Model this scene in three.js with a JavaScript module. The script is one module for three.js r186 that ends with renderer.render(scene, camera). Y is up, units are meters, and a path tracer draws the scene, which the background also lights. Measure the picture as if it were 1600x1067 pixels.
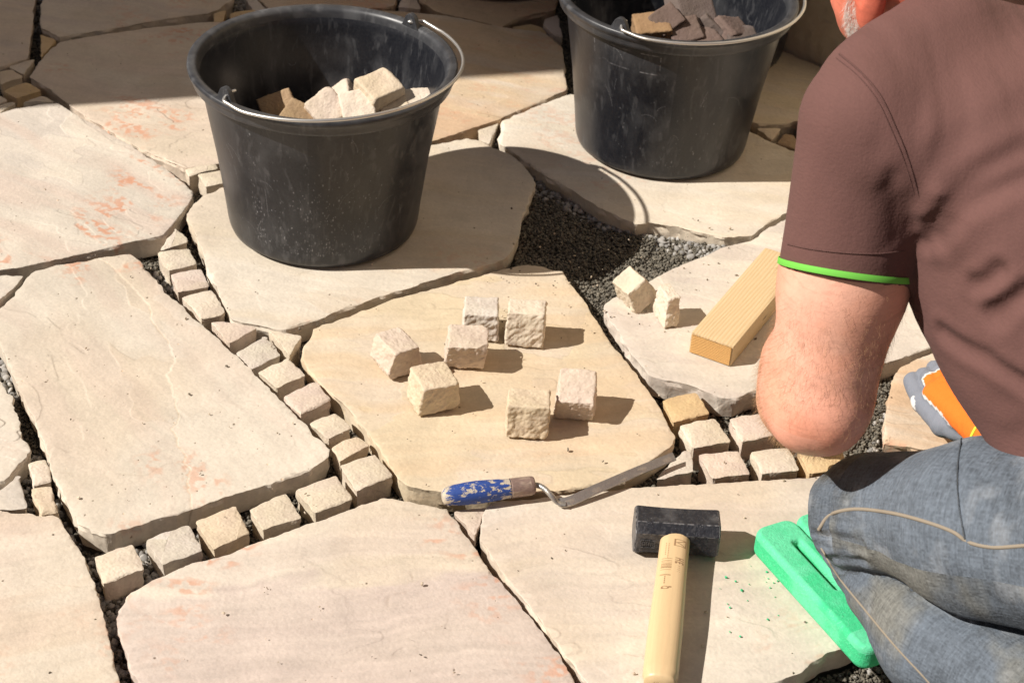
import * as THREE from 'three';
import { mergeGeometries, mergeVertices, toCreasedNormals } from 'three/addons/utils/BufferGeometryUtils.js';

// ---------------------------------------------------------------- camera, sky, sun, exposure
const scene = new THREE.Scene();
const TH = 34.71 * Math.PI / 180, ROLL = 4.0 * Math.PI / 180, CAMH = 1.445, FPX = 2762.1;
const camera = new THREE.PerspectiveCamera(2 * Math.atan(533.5 / FPX) * 180 / Math.PI, 1600 / 1067, 0.05, 400);
camera.position.set(0, CAMH, 0);
camera.rotation.order = 'YXZ';
camera.rotation.set(-TH, 0, ROLL);
camera.focus = 2.25; camera.userData.fStop = 11;
camera.updateMatrixWorld();
scene.add(camera);

const renderer = new THREE.WebGLRenderer({ antialias: true });
renderer.toneMapping = THREE.LinearToneMapping;
renderer.toneMappingExposure = 1.45;
renderer.shadowMap.enabled = true;

const SUN_AZ = 17 * Math.PI / 180, SUN_EL = 42.3 * Math.PI / 180;
const toSun = new THREE.Vector3(-Math.cos(SUN_AZ) * Math.cos(SUN_EL), Math.sin(SUN_EL), Math.sin(SUN_AZ) * Math.cos(SUN_EL));
const sun = new THREE.DirectionalLight(new THREE.Color().setRGB(1.0, 0.945, 0.87), 4.3);
sun.target.position.set(0, 0, -2.3);
sun.position.copy(sun.target.position).addScaledVector(toSun, 14);
sun.castShadow = true;
sun.shadow.mapSize.set(4096, 4096);
Object.assign(sun.shadow.camera, { left: -4, right: 4, top: 4, bottom: -4, near: 1, far: 30 });
scene.add(sun, sun.target);
{
  const W = 256, H = 128, d = new Float32Array(W * H * 4);
  const zen = [0.20, 0.21, 0.27], hor = [0.56, 0.47, 0.41], gr = [0.30, 0.25, 0.19];
  for (let j = 0; j < H; j++) for (let i = 0; i < W; i++) {
    const el = ((j + 0.5) / H - 0.5) * Math.PI, k = (j * W + i) * 4;
    const t = Math.pow(Math.max(0, Math.sin(el)), 0.55);
    for (let c = 0; c < 3; c++) d[k + c] = 0.38 * (el > 0 ? hor[c] + (zen[c] - hor[c]) * t : gr[c]);
    d[k + 3] = 1;
  }
  const t = new THREE.DataTexture(d, W, H, THREE.RGBAFormat, THREE.FloatType);
  t.mapping = THREE.EquirectangularReflectionMapping; t.magFilter = t.minFilter = THREE.LinearFilter; t.needsUpdate = true;
  scene.background = t; scene.environment = t;
}

// ---------------------------------------------------------------- helpers
const V = (x, y, z) => new THREE.Vector3(x, y, z);
const camQ = camera.quaternion.clone();
const dirOf = (px, py) => V((px - 800) / FPX, (533.5 - py) / FPX, -1).applyQuaternion(camQ).normalize();
const G = (px, py, y = 0) => { const d = dirOf(px, py); return V(0, CAMH, 0).addScaledVector(d, (y - CAMH) / d.y); };  // a spot on the level y
const A = (px, py, D) => V(0, CAMH, 0).addScaledVector(dirOf(px, py), D);
function rng(s) { let a = s * 2654435761 >>> 0; return () => { a = a + 0x6D2B79F5 | 0; let t = Math.imul(a ^ a >>> 15, 1 | a); t = t + Math.imul(t ^ t >>> 7, 61 | t) ^ t; return ((t ^ t >>> 14) >>> 0) / 4294967296; }; }
const LAT = new Float32Array(65536); { const r = rng(991); for (let i = 0; i < 65536; i++) LAT[i] = r(); }
function n2(x, y) {
  const xi = Math.floor(x), yi = Math.floor(y); let fx = x - xi, fy = y - yi;
  fx = fx * fx * (3 - 2 * fx); fy = fy * fy * (3 - 2 * fy);
  const a = (xi & 255), b = (xi + 1 & 255), c = (yi & 255) << 8, d = (yi + 1 & 255) << 8;
  const p = LAT[a | c], q = LAT[b | c], r = LAT[a | d], s = LAT[b | d];
  return p + (q - p) * fx + (r - p) * fy + (p - q - r + s) * fx * fy;
}
const fb = (x, y, o = 4) => { let v = 0, a = 0.5, t = 0; for (let i = 0; i < o; i++) { v += a * n2(x + i * 17.3, y + i * 31.7); t += a; a *= 0.5; x *= 2.03; y *= 2.03; } return v / t; };
function h3(x, y, z) { let h = Math.imul(x, 374761393) + Math.imul(y, 668265263) + Math.imul(z, 1274126177) | 0; h = Math.imul(h ^ h >>> 13, 1274126177); return LAT[(h ^ h >>> 16) & 65535]; }
function n3(x, y, z) {
  const xi = Math.floor(x), yi = Math.floor(y), zi = Math.floor(z); let fx = x - xi, fy = y - yi, fz = z - zi;
  fx = fx * fx * (3 - 2 * fx); fy = fy * fy * (3 - 2 * fy); fz = fz * fz * (3 - 2 * fz);
  const L = (a, b, t) => a + (b - a) * t;
  return L(L(L(h3(xi, yi, zi), h3(xi + 1, yi, zi), fx), L(h3(xi, yi + 1, zi), h3(xi + 1, yi + 1, zi), fx), fy),
    L(L(h3(xi, yi, zi + 1), h3(xi + 1, yi, zi + 1), fx), L(h3(xi, yi + 1, zi + 1), h3(xi + 1, yi + 1, zi + 1), fx), fy), fz) * 2 - 1;
}
const f3 = (x, y, z) => 0.6 * n3(x, y, z) + 0.28 * n3(x * 2.1 + 5, y * 2.1, z * 2.1) + 0.14 * n3(x * 4.3, y * 4.3 + 9, z * 4.3);
const ss = (a, b, x) => { x = Math.min(1, Math.max(0, (x - a) / (b - a))); return x * x * (3 - 2 * x); };
const mix = (a, b, t) => a + (b - a) * t;
const used = {};
function numbered(n) { const k = used[n] = (used[n] ?? -1) + 1; return k ? n + '_' + String(k).padStart(3, '0') : n; }
function mesh(name, geo, mat, parent = scene) {
  const m = new THREE.Mesh(geo, mat); m.name = parent === scene ? numbered(name) : name; m.castShadow = m.receiveShadow = true; parent.add(m); return m;
}
function thing(name, label, category, group) {
  const o = new THREE.Group(); o.name = numbered(name); scene.add(o); o.userData = { label, category }; if (group) o.userData.group = group; return o;
}
function tag(o, label, category, group) { o.userData.label = label; o.userData.category = category; if (group) o.userData.group = group; return o; }
const sr = (v) => { v = Math.max(0, Math.min(1, v)); return v <= 0.0031308 ? v * 12.92 : 1.055 * Math.pow(v, 1 / 2.4) - 0.055; };
// fn(u, v, out) fills out[0..2] with a linear colour and out[3] with a height 0..1
function makeTex(N, M, fn, wrap = true) {
  const c = new Uint8Array(N * M * 4), b = new Uint8Array(N * M * 4), o = [0, 0, 0, 0.5];
  for (let j = 0; j < M; j++) for (let i = 0; i < N; i++) {
    fn((i + 0.5) / N, (j + 0.5) / M, o); const k = (j * N + i) * 4;
    c[k] = sr(o[0]) * 255; c[k + 1] = sr(o[1]) * 255; c[k + 2] = sr(o[2]) * 255; c[k + 3] = 255;
    b[k] = b[k + 1] = b[k + 2] = Math.max(0, Math.min(255, o[3] * 255)); b[k + 3] = 255;
  }
  const mk = (d, srgb) => {
    const t = new THREE.DataTexture(d, N, M); t.magFilter = THREE.LinearFilter; t.minFilter = THREE.LinearMipmapLinearFilter; t.generateMipmaps = true;
    if (wrap) t.wrapS = t.wrapT = THREE.RepeatWrapping; if (srgb) t.colorSpace = THREE.SRGBColorSpace; t.needsUpdate = true; return t;
  };
  return [mk(c, true), mk(b, false)];
}
function geoFrom(pos, idx, uv, col) {
  const g = new THREE.BufferGeometry(); g.setAttribute('position', new THREE.Float32BufferAttribute(pos, 3));
  if (uv) g.setAttribute('uv', new THREE.Float32BufferAttribute(uv, 2));
  if (col) g.setAttribute('color', new THREE.Float32BufferAttribute(col, 3));
  g.setIndex(idx); return g;
}
const poly = (s, y = 0) => s.trim().split(/\s+/).map((q) => { const [a, b] = q.split(',').map(Number); const p = G(a, b, y); return [p.x, p.z]; });

// ---------------------------------------------------------------- ground and house walls (structure)
const gritTex = makeTex(512, 512, (u, v, o) => {
  const a = n2(u * 120, v * 120), b = fb(u * 8, v * 8), t = 0.6 + 0.8 * a * (0.6 + b);
  o[0] = 0.105 * t; o[1] = 0.088 * t; o[2] = 0.066 * t; o[3] = a;
});
for (const t of gritTex) t.repeat.set(60, 60);
const ground = mesh('ground', new THREE.PlaneGeometry(60, 60).rotateX(-Math.PI / 2).translate(0, -0.047, 0), new THREE.MeshStandardMaterial({ map: gritTex[0], bumpMap: gritTex[1], bumpScale: 0.003, roughness: 0.95 }));
ground.userData.kind = 'structure';
const plasterTex = makeTex(512, 512, (u, v, o) => {
  const a = fb(u * 60, v * 60, 3), b = fb(u * 5, v * 5, 3), t = 0.92 + 0.16 * b;
  o[0] = 0.62 * t; o[1] = 0.52 * t; o[2] = 0.38 * t; o[3] = a;
});
const plaster = new THREE.MeshStandardMaterial({ map: plasterTex[0], bumpMap: plasterTex[1], bumpScale: 0.0025, roughness: 0.92 });
function wallBox(name, label, x0, z0, x1, z1, h, t) {   // the face from (x0,z0) to (x1,z1), body behind it
  const dx = x1 - x0, dz = z1 - z0, L = Math.hypot(dx, dz), g = new THREE.BoxGeometry(L, h, t).translate(L / 2, h / 2 - 0.1, -t / 2);
  const p = g.attributes.position, n = g.attributes.normal, uv = g.attributes.uv;
  for (let i = 0; i < p.count; i++) uv.setXY(i, (Math.abs(n.getX(i)) > 0.5 ? p.getZ(i) : p.getX(i)) * 1.1, (Math.abs(n.getY(i)) > 0.5 ? p.getZ(i) : p.getY(i)) * 1.1);
  const m = mesh(name, g, plaster); m.position.set(x0, 0, z0); m.rotation.y = -Math.atan2(dz, dx);
  m.userData.label = label; m.userData.category = 'wall'; return m;
}
wallBox('house_wall', 'cream rendered house wall behind the bucket of dark stones', -0.75, -4.263, 2.45, -1.34, 5.2, 0.3);
wallBox('garden_wall', 'tall cream rendered wall left of the patio, its end shading the back slabs', -5.4, -2.245, -2.3, -2.245, 6.5, 0.3);

// ---------------------------------------------------------------- stone materials
function slabTexture(seed, S, N, P) {
  const ca = Math.cos(P.ang), sa = Math.sin(P.ang), ox = seed * 13.7, oy = seed * 7.3, r = rng(seed + 77);
  const fl = []; const nf = Math.round(S * S * (P.fleck ?? 140));
  for (let i = 0; i < nf; i++) fl.push([r() * S, r() * S, 0.0006 + 0.0016 * r() * r(), r()]);
  const cell = 0.02, gN = Math.ceil(S / cell) + 1, grid = Array.from({ length: gN * gN }, () => null);
  for (const f of fl) { const k = Math.floor(f[0] / cell) + gN * Math.floor(f[1] / cell); (grid[k] ??= []).push(f); }
  return makeTex(N, N, (u, v, o) => {
    const x = u * S, y = v * S, X = x + ox, Y = y + oy;
    const wx = X + 0.05 * (fb(X * 9, Y * 9, 3) - 0.5), wy = Y + 0.05 * (fb(X * 9 + 40, Y * 9, 3) - 0.5);
    const a = wx * ca + wy * sa, b = -wx * sa + wy * ca;
    const st = fb(a * 4, b * 30, 4), low = fb(wx * 4.2, wy * 4.2, 4), mid = fb(wx * 26, wy * 26, 3), fine = n2(X * 260, Y * 260), gr = n2(X * 620, Y * 620);
    const lev = (fb(a * 3 + 9, b * 6, 5) - 0.5) * (P.levels ?? 4) * 1.7 + 8, li = Math.floor(lev), lf = lev - li, edge = ss(0.40, 0.47, lf);
    let t = ss(0.3, 0.7, low), q = ss(0.38, 0.72, st) * (P.streak ?? 0.6);
    const lt = (LAT[(li * 37 + seed * 11) & 255] * (1 - edge) + LAT[((li + 1) * 37 + seed * 11) & 255] * edge - 0.5) * (P.levTone ?? 0.8);
    let c0 = P.c0, c1 = P.c1, c2 = P.c2;
    if (P.zone) q = Math.max(q * 0.6, ss(-0.012, 0.012, P.zone[0] * u + P.zone[1] * v - P.zone[2] + 0.16 * (fb(a * 7, b * 12, 4) - 0.5)) * (0.75 + 0.5 * (st - 0.3)));
    const str = fb(a * 8, b * 130, 3), blot = fb(X * 3.1 + 70, Y * 3.1, 4);
    const tt = Math.min(1, Math.max(0, t + lt)), k = (0.94 + 0.08 * fine + 0.10 * (gr - 0.5)) * (0.90 + 0.20 * mid) * (1 + (P.str ?? 0.13) * (str - 0.5)) * (0.93 + 0.15 * blot);
    for (let c = 0; c < 3; c++) o[c] = (mix(mix(c0[c], c1[c], tt), c2[c], q)) * k;
    const rm = ss(0.56, 0.72, fb(X * 5.1 + 3, Y * 5.1, 3)) * ss(0.44, 0.62, fb(a * 22, b * 50 + 7, 3)) * ss(0.36, 0.66, fb(X * 130, Y * 150, 2)) * (P.rust ?? 0.5);
    if (rm > 0) { o[0] = mix(o[0], 0.58, rm); o[1] = mix(o[1], 0.29, rm); o[2] = mix(o[2], 0.18, rm); }
    const crease = (P.crease ?? 0.4) * 0.6 * (1 - ss(0.0, 0.035, Math.abs(lf - 0.44))) * ss(0.45, 0.6, fb(X * 7, Y * 7 + 20, 2));
    for (let c = 0; c < 3; c++) o[c] *= 1 - 0.16 * crease;
    let stp = 0, stc = 0; if (P.stepW) { const wz = P.o[1] + y - S / 2, wx2 = P.o[0] + x - S / 2, L = P.stepW; let i = 0; while (i < L.length - 2 && L[i + 1][1] < wz) i++; const f = (wz - L[i][1]) / (L[i + 1][1] - L[i][1]), d = wx2 - mix(L[i][0], L[i + 1][0], f) + 0.012 * (fb(X * 60, Y * 60, 3) - 0.5); stp = 0.10 * ss(-0.0018, 0.0018, d); stc = (1 - ss(0, 0.0022, Math.abs(d))) * ss(0.35, 0.55, fb(X * 14, Y * 14 + 3, 2)); const tn = 0.965 + 0.05 * ss(-0.001, 0.001, d); for (let c = 0; c < 3; c++) o[c] *= tn * (1 - [0.2, 0.25, 0.32][c] * stc); }
    o[3] = 0.5 + stp - 0.04 * stc + 0.062 * (li - 8 + edge) * (P.cleft ?? 0.6) * (0.35 + 0.9 * ss(0.4, 0.6, fb(X * 6 + 11, Y * 6, 2))) + 0.045 * (mid - 0.5) + 0.022 * (fine - 0.5) + 0.016 * (gr - 0.5) + 0.10 * (low - 0.5) - 0.03 * crease;
    const ck = (P.crack ?? 0.3) * ss(0.42, 0.62, fb(X * 30 + 5, Y * 30, 2)) * (1 - ss(0.0, 0.006, Math.abs(fb(wx * 2.3 + 30, wy * 2.3, 5) - 0.5))) * ss(0.5, 0.62, fb(X * 4, Y * 4 + 60, 2)); if (ck > 0) { for (let c = 0; c < 3; c++) o[c] *= 1 - [0.22, 0.27, 0.33][c] * ck; o[3] -= 0.08 * ck; }
    const g = grid[Math.floor(x / cell) + gN * Math.floor(y / cell)];
    if (g) for (const f of g) { const d = Math.hypot((x - f[0]) * (1 + f[3]), y - f[1]); if (d < f[2] * 1.6) { const m = 1 - ss(f[2] * 0.6, f[2] * 1.6, d); const dk = f[3] < 0.06 ? 1.1 : 0.3; for (let c = 0; c < 3; c++) o[c] *= 1 - m * (1 - dk * [1, 0.85, 0.7][c]); o[3] -= 0.06 * m; } }
  }, false);
}
const settTex = makeTex(512, 512, (u, v, o) => {
  const x = u * 0.4, y = v * 0.4, a = fb(x * 60, y * 60, 3), f = n2(x * 420, y * 420), l = fb(x * 14, y * 14, 3), k = (0.8 + 0.2 * a + 0.12 * f) * (0.86 + 0.28 * l);
  o[0] = 0.98 * k; o[1] = (0.96 + 0.05 * (a - 0.5)) * k; o[2] = (0.93 + 0.14 * (l - 0.5)) * k; o[3] = 0.55 * a + 0.25 * f + 0.2 * l;
});
const settMat = (r, g, b, bs = 0.0019) => new THREE.MeshStandardMaterial({ map: settTex[0], bumpMap: settTex[1], bumpScale: bs, roughness: 0.9, color: new THREE.Color().setRGB(r, g, b) });
const SM = { cream: settMat(0.655, 0.57, 0.465), grey: settMat(0.60, 0.54, 0.475), pink: settMat(0.635, 0.53, 0.45), sand: settMat(0.64, 0.53, 0.40), orange: settMat(0.62, 0.455, 0.26), brown: settMat(0.145, 0.10, 0.083), shadedSlate: settMat(0.125, 0.095, 0.085), dun: settMat(0.36, 0.25, 0.15), tan: settMat(0.29, 0.18, 0.095) };  // dark tones for the second bucket have its shade put into the colour

// ---------------------------------------------------------------- stones from an outline
function stone(pts, o) {
  const { y = 0, t = 0.036, seed = 1, jag = 0.0022, sp = 0.007, ring = 0.014, chip = 0.003, corner = 0.006, side = 0.0035, taper = 0.004, dome = 0, tilt = [0, 0], uvS = 0, relief = 0.0012 } = o;
  let ar = 0; for (let i = 0; i < pts.length; i++) { const [a, b] = pts[i], [c, d] = pts[(i + 1) % pts.length]; ar += a * d - c * b; }
  if (ar > 0) pts = pts.slice().reverse();   // clockwise in x,z: outward normal is (-dz, dx) turned below
  const rp = [];
  for (let i = 0; i < pts.length; i++) {
    const p = pts[i], a = pts[(i + pts.length - 1) % pts.length], b = pts[(i + 1) % pts.length];
    const la = Math.hypot(a[0] - p[0], a[1] - p[1]), lb = Math.hypot(b[0] - p[0], b[1] - p[1]), ca = Math.min(corner, la * 0.35) / la, cb = Math.min(corner, lb * 0.35) / lb;
    const A0 = [mix(p[0], a[0], ca), mix(p[1], a[1], ca)], B0 = [mix(p[0], b[0], cb), mix(p[1], b[1], cb)];
    for (const s of [0, 0.5, 1]) rp.push([0, 1].map((c) => (1 - s) * (1 - s) * A0[c] + 2 * s * (1 - s) * p[c] + s * s * B0[c]));
  }
  const q = []; let per = 0; const n = rp.length;
  for (let i = 0; i < n; i++) { const a = rp[i], b = rp[(i + 1) % n], L = Math.hypot(b[0] - a[0], b[1] - a[1]), k = Math.max(1, Math.round(L / sp)); for (let j = 0; j < k; j++) q.push([mix(a[0], b[0], j / k), mix(a[1], b[1], j / k)]); per += L; }
  const N = q.length, nor = []; let cx = 0, cz = 0;
  for (const p of q) { cx += p[0] / N; cz += p[1] / N; }
  for (let i = 0; i < N; i++) { const a = q[(i + N - 1) % N], b = q[(i + 1) % N]; let dx = b[0] - a[0], dz = b[1] - a[1]; const l = Math.hypot(dx, dz) || 1; nor.push([-dz / l, dx / l]); }
  { const [ex, ez] = [q[0][0] - cx, q[0][1] - cz]; let s = 0; for (let i = 0; i < N; i++) s += nor[i][0] * (q[i][0] - cx) + nor[i][1] * (q[i][1] - cz); if (s < 0) for (const v of nor) { v[0] *= -1; v[1] *= -1; } }
  const pos = [], uv = [], idx = [], so = seed * 3.17;
  const top = (x, z) => y + tilt[0] * (x - cx) + tilt[1] * (z - cz) + relief * f3(x * 9 + so, so, z * 9);
  const addRow = (f) => { for (let i = 0; i < N; i++) { const v = f(i); pos.push(v[0], v[1], v[2]); const e = Math.max(0, -(v[1] - y)), ux = v[0] - cx + nor[i][0] * e, uz = v[2] - cz + nor[i][1] * e; if (uvS) uv.push(ux / uvS + 0.5, uz / uvS + 0.5); else uv.push((ux + so) * 2.5, (uz + so * 0.7) * 2.5); } };
  const jg = []; for (let i = 0; i < N; i++) { const [x, z] = q[i]; jg.push(jag * (0.9 * n3(x * 24 + so, 0.5, z * 24) + 0.8 * n3(x * 80, so, z * 80) + 0.55 * n3(x * 190, so, z * 190))); }
  const ch = []; for (let i = 0; i < N; i++) { const [x, z] = q[i]; ch.push(chip * (0.3 + 2.6 * Math.max(0, n3(x * 20 + 9, so, z * 20) - 0.12) ** 1.2 + 0.4 * n3(x * 120, so, z * 120))); }
  const sideRows = [[1, 0], [0.8, 0.3], [0.6, 0.6], [0.42, 0.8], [0.25, 1], [0.12, 1]];
  for (const [f, w] of sideRows) addRow((i) => { const [x, z] = q[i], yy = -t * f, d = jg[i] - taper * f + side * w * f3(x * 45 + so, yy * 90, z * 45) - ch[i] * 0.35 * (f < 0.2 ? 1 : 0); const X = x + nor[i][0] * d, Z = z + nor[i][1] * d; return [X, top(X, Z) + yy, Z]; });
  const off = (i, d) => { let [x, z] = q[i]; const l = Math.hypot(x - cx, z - cz), s = Math.min(d, l * 0.6); return [x + nor[i][0] * (jg[i] - s), z + nor[i][1] * (jg[i] - s)]; };
  const R = Math.max(...q.map((p) => Math.hypot(p[0] - cx, p[1] - cz)));
  const dm = (x, z) => { const r = Math.hypot(x - cx, z - cz) / R; return -dome * r * r; };
  addRow((i) => { const [x, z] = off(i, ch[i] * 0.25); return [x, top(x, z) + dm(x, z) - ch[i] * 0.75, z]; });
  addRow((i) => { const [x, z] = off(i, ch[i] * 0.7); return [x, top(x, z) + dm(x, z) - ch[i] * 0.25, z]; });
  addRow((i) => { const [x, z] = off(i, ch[i] * 1.4); return [x, top(x, z) + dm(x, z), z]; });
  addRow((i) => { const [x, z] = off(i, ch[i] * 1.4 + 0.002); return [x, top(x, z) + dm(x, z), z]; });
  const K = Math.max(2, Math.round(R / ring));
  for (let k = 1; k < K; k++) addRow((i) => { let [x, z] = off(i, ch[i] * 1.4 + 0.002); const f = k / K; x = mix(x, cx, f); z = mix(z, cz, f); return [x, top(x, z) + dm(x, z), z]; });
  const rows = pos.length / 3 / N;
  for (let r = 0; r + 1 < rows; r++) for (let i = 0; i < N; i++) { const a = r * N + i, b = r * N + (i + 1) % N; idx.push(a, a + N, b, b, a + N, b + N); }
  const ci = pos.length / 3; pos.push(cx, top(cx, cz), cz); uv.push(uvS ? 0.5 : so * 2.5, uvS ? 0.5 : so * 1.75);
  for (let i = 0; i < N; i++) idx.push((rows - 1) * N + i, ci, (rows - 1) * N + (i + 1) % N);
  const b0 = pos.length / 3; pos.push(cx, y - t, cz); uv.push(0.5, 0.5); for (let i = 0; i < N; i++) idx.push(i, (i + 1) % N, b0);
  // make the top face up
  const ax = pos[(rows - 1) * N * 3] - cx, az = pos[(rows - 1) * N * 3 + 2] - cz, bx = pos[((rows - 1) * N + 1) * 3] - cx, bz = pos[((rows - 1) * N + 1) * 3 + 2] - cz;
  // triangle (ring i, centre, ring i+1): normal y = cross((c - a), (b - a)).y
  if ((-az) * (bx - ax) - (-ax) * (bz - az) < 0) for (let i = 0; i < idx.length; i += 3) { const s = idx[i]; idx[i] = idx[i + 1]; idx[i + 1] = s; }
  return toCreasedNormals(geoFrom(pos, idx, uv), o.crease ?? 0.5);
}

const pavement = new THREE.Group(); pavement.name = 'pavement'; pavement.userData = { kind: 'structure', label: 'half laid crazy paving of pale sandstone slabs with small setts between' }; scene.add(pavement);
const C = { cream: [0.59, 0.495, 0.385], pale: [0.63, 0.56, 0.465], pink: [0.585, 0.465, 0.385], mauve: [0.525, 0.445, 0.39], yellow: [0.60, 0.495, 0.345], ochre: [0.585, 0.44, 0.285], grey: [0.55, 0.49, 0.425], orange: [0.57, 0.40, 0.26] };
const outlines = [];
const SLABS = [
  ['52,424 90,414 138,405 202,396 218,408 233,423 263,460 324,515 405,590 472,657 515,701 513,713 486,734 422,756 337,783 236,815 169,834 153,830 121,818 100,780 81,737 60,680 34,620 7,552 -25,505 0,477 20,461 44,431', { c0: C.cream, c1: C.pale, c2: C.pink, ang: 0.9, streak: 0.35, rust: 0.9, cleft: 0.65, levels: 4, crease: 0.5, fleck: 420, step: [[150, 398], [176, 418], [206, 446], [236, 478], [233, 500], [262, 530], [272, 556], [262, 584], [268, 610], [276, 634], [272, 668], [281, 700], [296, 732], [292, 762], [300, 800]] }],
  ['0,177 20,171 55,165 88,162 103,170 120,181 202,226 263,270 304,298 300,312 273,348 256,367 209,377 148,393 67,410 0,424 -60,430 -60,190', { c0: C.pale, c1: C.grey, c2: C.pink, ang: 0.5, streak: 0.6, rust: 0.9, cleft: 0.6, levels: 6, crease: 0.4 }],
  ['94,63 180,49 250,39 304,34 400,31 490,30 470,120 440,245 337,254 290,260 213,228 130,179 100,156 72,134 44,118 60,96 78,74', { c0: C.cream, c1: C.pale, c2: C.pink, ang: 0.2, streak: 0.4, rust: 0.8, cleft: 0.9, levels: 5 }],
  ['506,18 600,17 675,22 719,30 780,43 844,51 866,62 878,74 884,110 886,142 783,186 746,198 684,219 600,240 470,246 485,150', { c0: C.orange, c1: C.cream, c2: C.ochre, ang: 0.25, streak: 0.8, rust: 0.3, cleft: 0.9, levels: 6, crease: 0.9 }],
  ['290,334 304,318 316,306 347,294 430,262 520,248 684,224 729,215 746,218 780,232 802,243 824,264 837,285 828,312 816,340 810,372 797,396 786,406 746,418 698,430 637,450 594,463 559,475 519,489 509,497 471,505 444,516 400,507 362,499 344,463 324,424 313,390 302,360', { c0: C.pale, c1: C.cream, c2: C.yellow, ang: 0.15, streak: 0.3, rust: 0.3, cleft: 0.35, levels: 3 }],
  ['783,188 886,147 980,135 1080,150 1175,206 1208,221 1249,238 1330,272 1330,300 1242,322 1192,353 1177,366 1136,370 1092,362 1061,353 1011,347 996,350 936,322 889,294 836,262 799,236 780,222', { c0: C.pale, c1: C.cream, c2: C.yellow, ang: 0.1, streak: 0.25, rust: 0.3, cleft: 0.35, levels: 3 }],
  ['1050,96 1180,64 1226,80 1285,106 1360,140 1370,200 1245,190 1225,195 1181,193 1060,130', { c0: C.yellow, c1: C.ochre, c2: C.cream, ang: 0.3, streak: 0.8, rust: 0.3, cleft: 0.6 }],
  ['472,555 475,538 486,526 490,513 506,506 546,492 612,466 700,444 719,438 786,419 817,412 854,414 881,421 889,439 911,465 935,502 969,549 1002,593 1036,644 1058,682 1052,694 1014,723 979,744 956,750 910,760 864,766 780,770 692,768 640,760 622,748 606,722 584,688 562,658 531,625 500,600 481,574', { c0: C.yellow, c1: C.cream, c2: C.ochre, ang: -0.12, streak: 0.6, rust: 0.08, cleft: 0.5, levels: 4, crease: 1 }],
  ['944,478 956,468 1011,441 1061,416 1127,388 1180,373 1196,360 1241,336 1330,315 1440,340 1510,440 1500,525 1472,537 1420,556 1367,573 1270,590 1189,609 1171,614 1151,623 1124,621 1101,611 1077,600 1047,596 1016,588 986,552 969,525 952,498', { c0: C.grey, c1: C.pale, c2: C.mauve, ang: 0.08, streak: 0.6, rust: 0.05, cleft: 0.5, levels: 5, crease: 0.8 }],
  ['769,786 899,772 980,764 1079,758 1205,750 1300,745 1420,735 1500,790 1500,900 1420,965 1325,1013 1290,1021 1252,1051 1215,1066 1150,1095 935,1098 915,1066 867,1001 824,943 773,879 748,843 749,823 760,792', { c0: C.cream, c1: C.pale, c2: C.mauve, ang: -0.2, streak: 0.45, rust: 0.5, cleft: 0.7, levels: 4, crease: 0.7, fleck: 60 }],
  ['206,922 253,899 290,883 337,869 412,842 540,798 597,776 640,782 685,788 702,792 719,822 746,859 786,910 824,957 854,994 903,1066 922,1098 560,1130 228,1098 216,1066 202,1045 189,1004 179,974 182,957', { c0: C.cream, c1: C.pale, c2: [0.535, 0.445, 0.39], ang: -0.22, streak: 0.7, rust: 0.75, cleft: 0.7, levels: 4, levTone: 0.7, crease: 0.3, str: 0.2, zone: [0.22, 1, 0.5] }],
  ['0,799 61,804 91,808 111,842 128,872 148,920 159,963 169,1007 186,1065 194,1095 -80,1095 -80,799', { c0: C.cream, c1: C.pink, c2: C.pale, ang: -0.4, streak: 0.6, rust: 0.45, cleft: 0.8, levels: 5 }],
  ['-60,590 0,593 20,620 30,660 32,681 47,704 42,711 0,751 -60,760', { c0: C.pale, c1: C.pale, c2: C.grey, ang: 0.6, streak: 0.4, rust: 0.1, cleft: 1.6, levels: 9 }],
  ['0,765 29,740 35,772 40,794 0,795 -50,798 -50,785', { c0: C.pale, c1: C.grey, c2: C.pale, ang: 0.6, cleft: 0.8 }],
  ['-30,432 0,431 38,432 22,452 0,470 -30,485', { c0: C.grey, c1: C.grey, c2: C.pale, ang: 0.6, cleft: 0.8 }],
  ['-70,-30 56,-30 53,0 48,50 44,90 0,102 -70,120', { c0: C.cream, c1: C.pink, c2: C.mauve, ang: 0.1, cleft: 0.6, rust: 0.5 }],
  ['66,-34 64,0 62,44 70,48 92,58 180,44 280,26 324,21 340,15 362,0 368,-34', { c0: C.cream, c1: C.pale, c2: C.mauve, ang: 0.1, cleft: 0.6, rust: 0.4 }],
  ['392,-30 404,0 421,15 500,14 600,11 616,8 626,-30', { c0: C.orange, c1: C.cream, c2: C.pink, ang: 0.1, cleft: 0.6 }],
  ['650,-30 656,0 681,17 725,27 784,41 812,25 866,14 880,-30', { c0: C.orange, c1: C.cream, c2: C.ochre, ang: 0.2, cleft: 1.2, levels: 7, rust: 0.3 }],
  ['1390,1085 1411,1049 1440,1060 1500,1040 1640,1090 1640,1140 1400,1130', { c0: C.pink, c1: C.cream, c2: C.pale, ang: 0.2, cleft: 0.6 }],
  ['1395,592 1408,572 1440,556 1476,546 1570,560 1570,690 1480,705 1380,693 1384,640', { c0: C.cream, c1: C.orange, c2: C.pale, ang: 0.3, cleft: 0.8 }],
];
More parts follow.
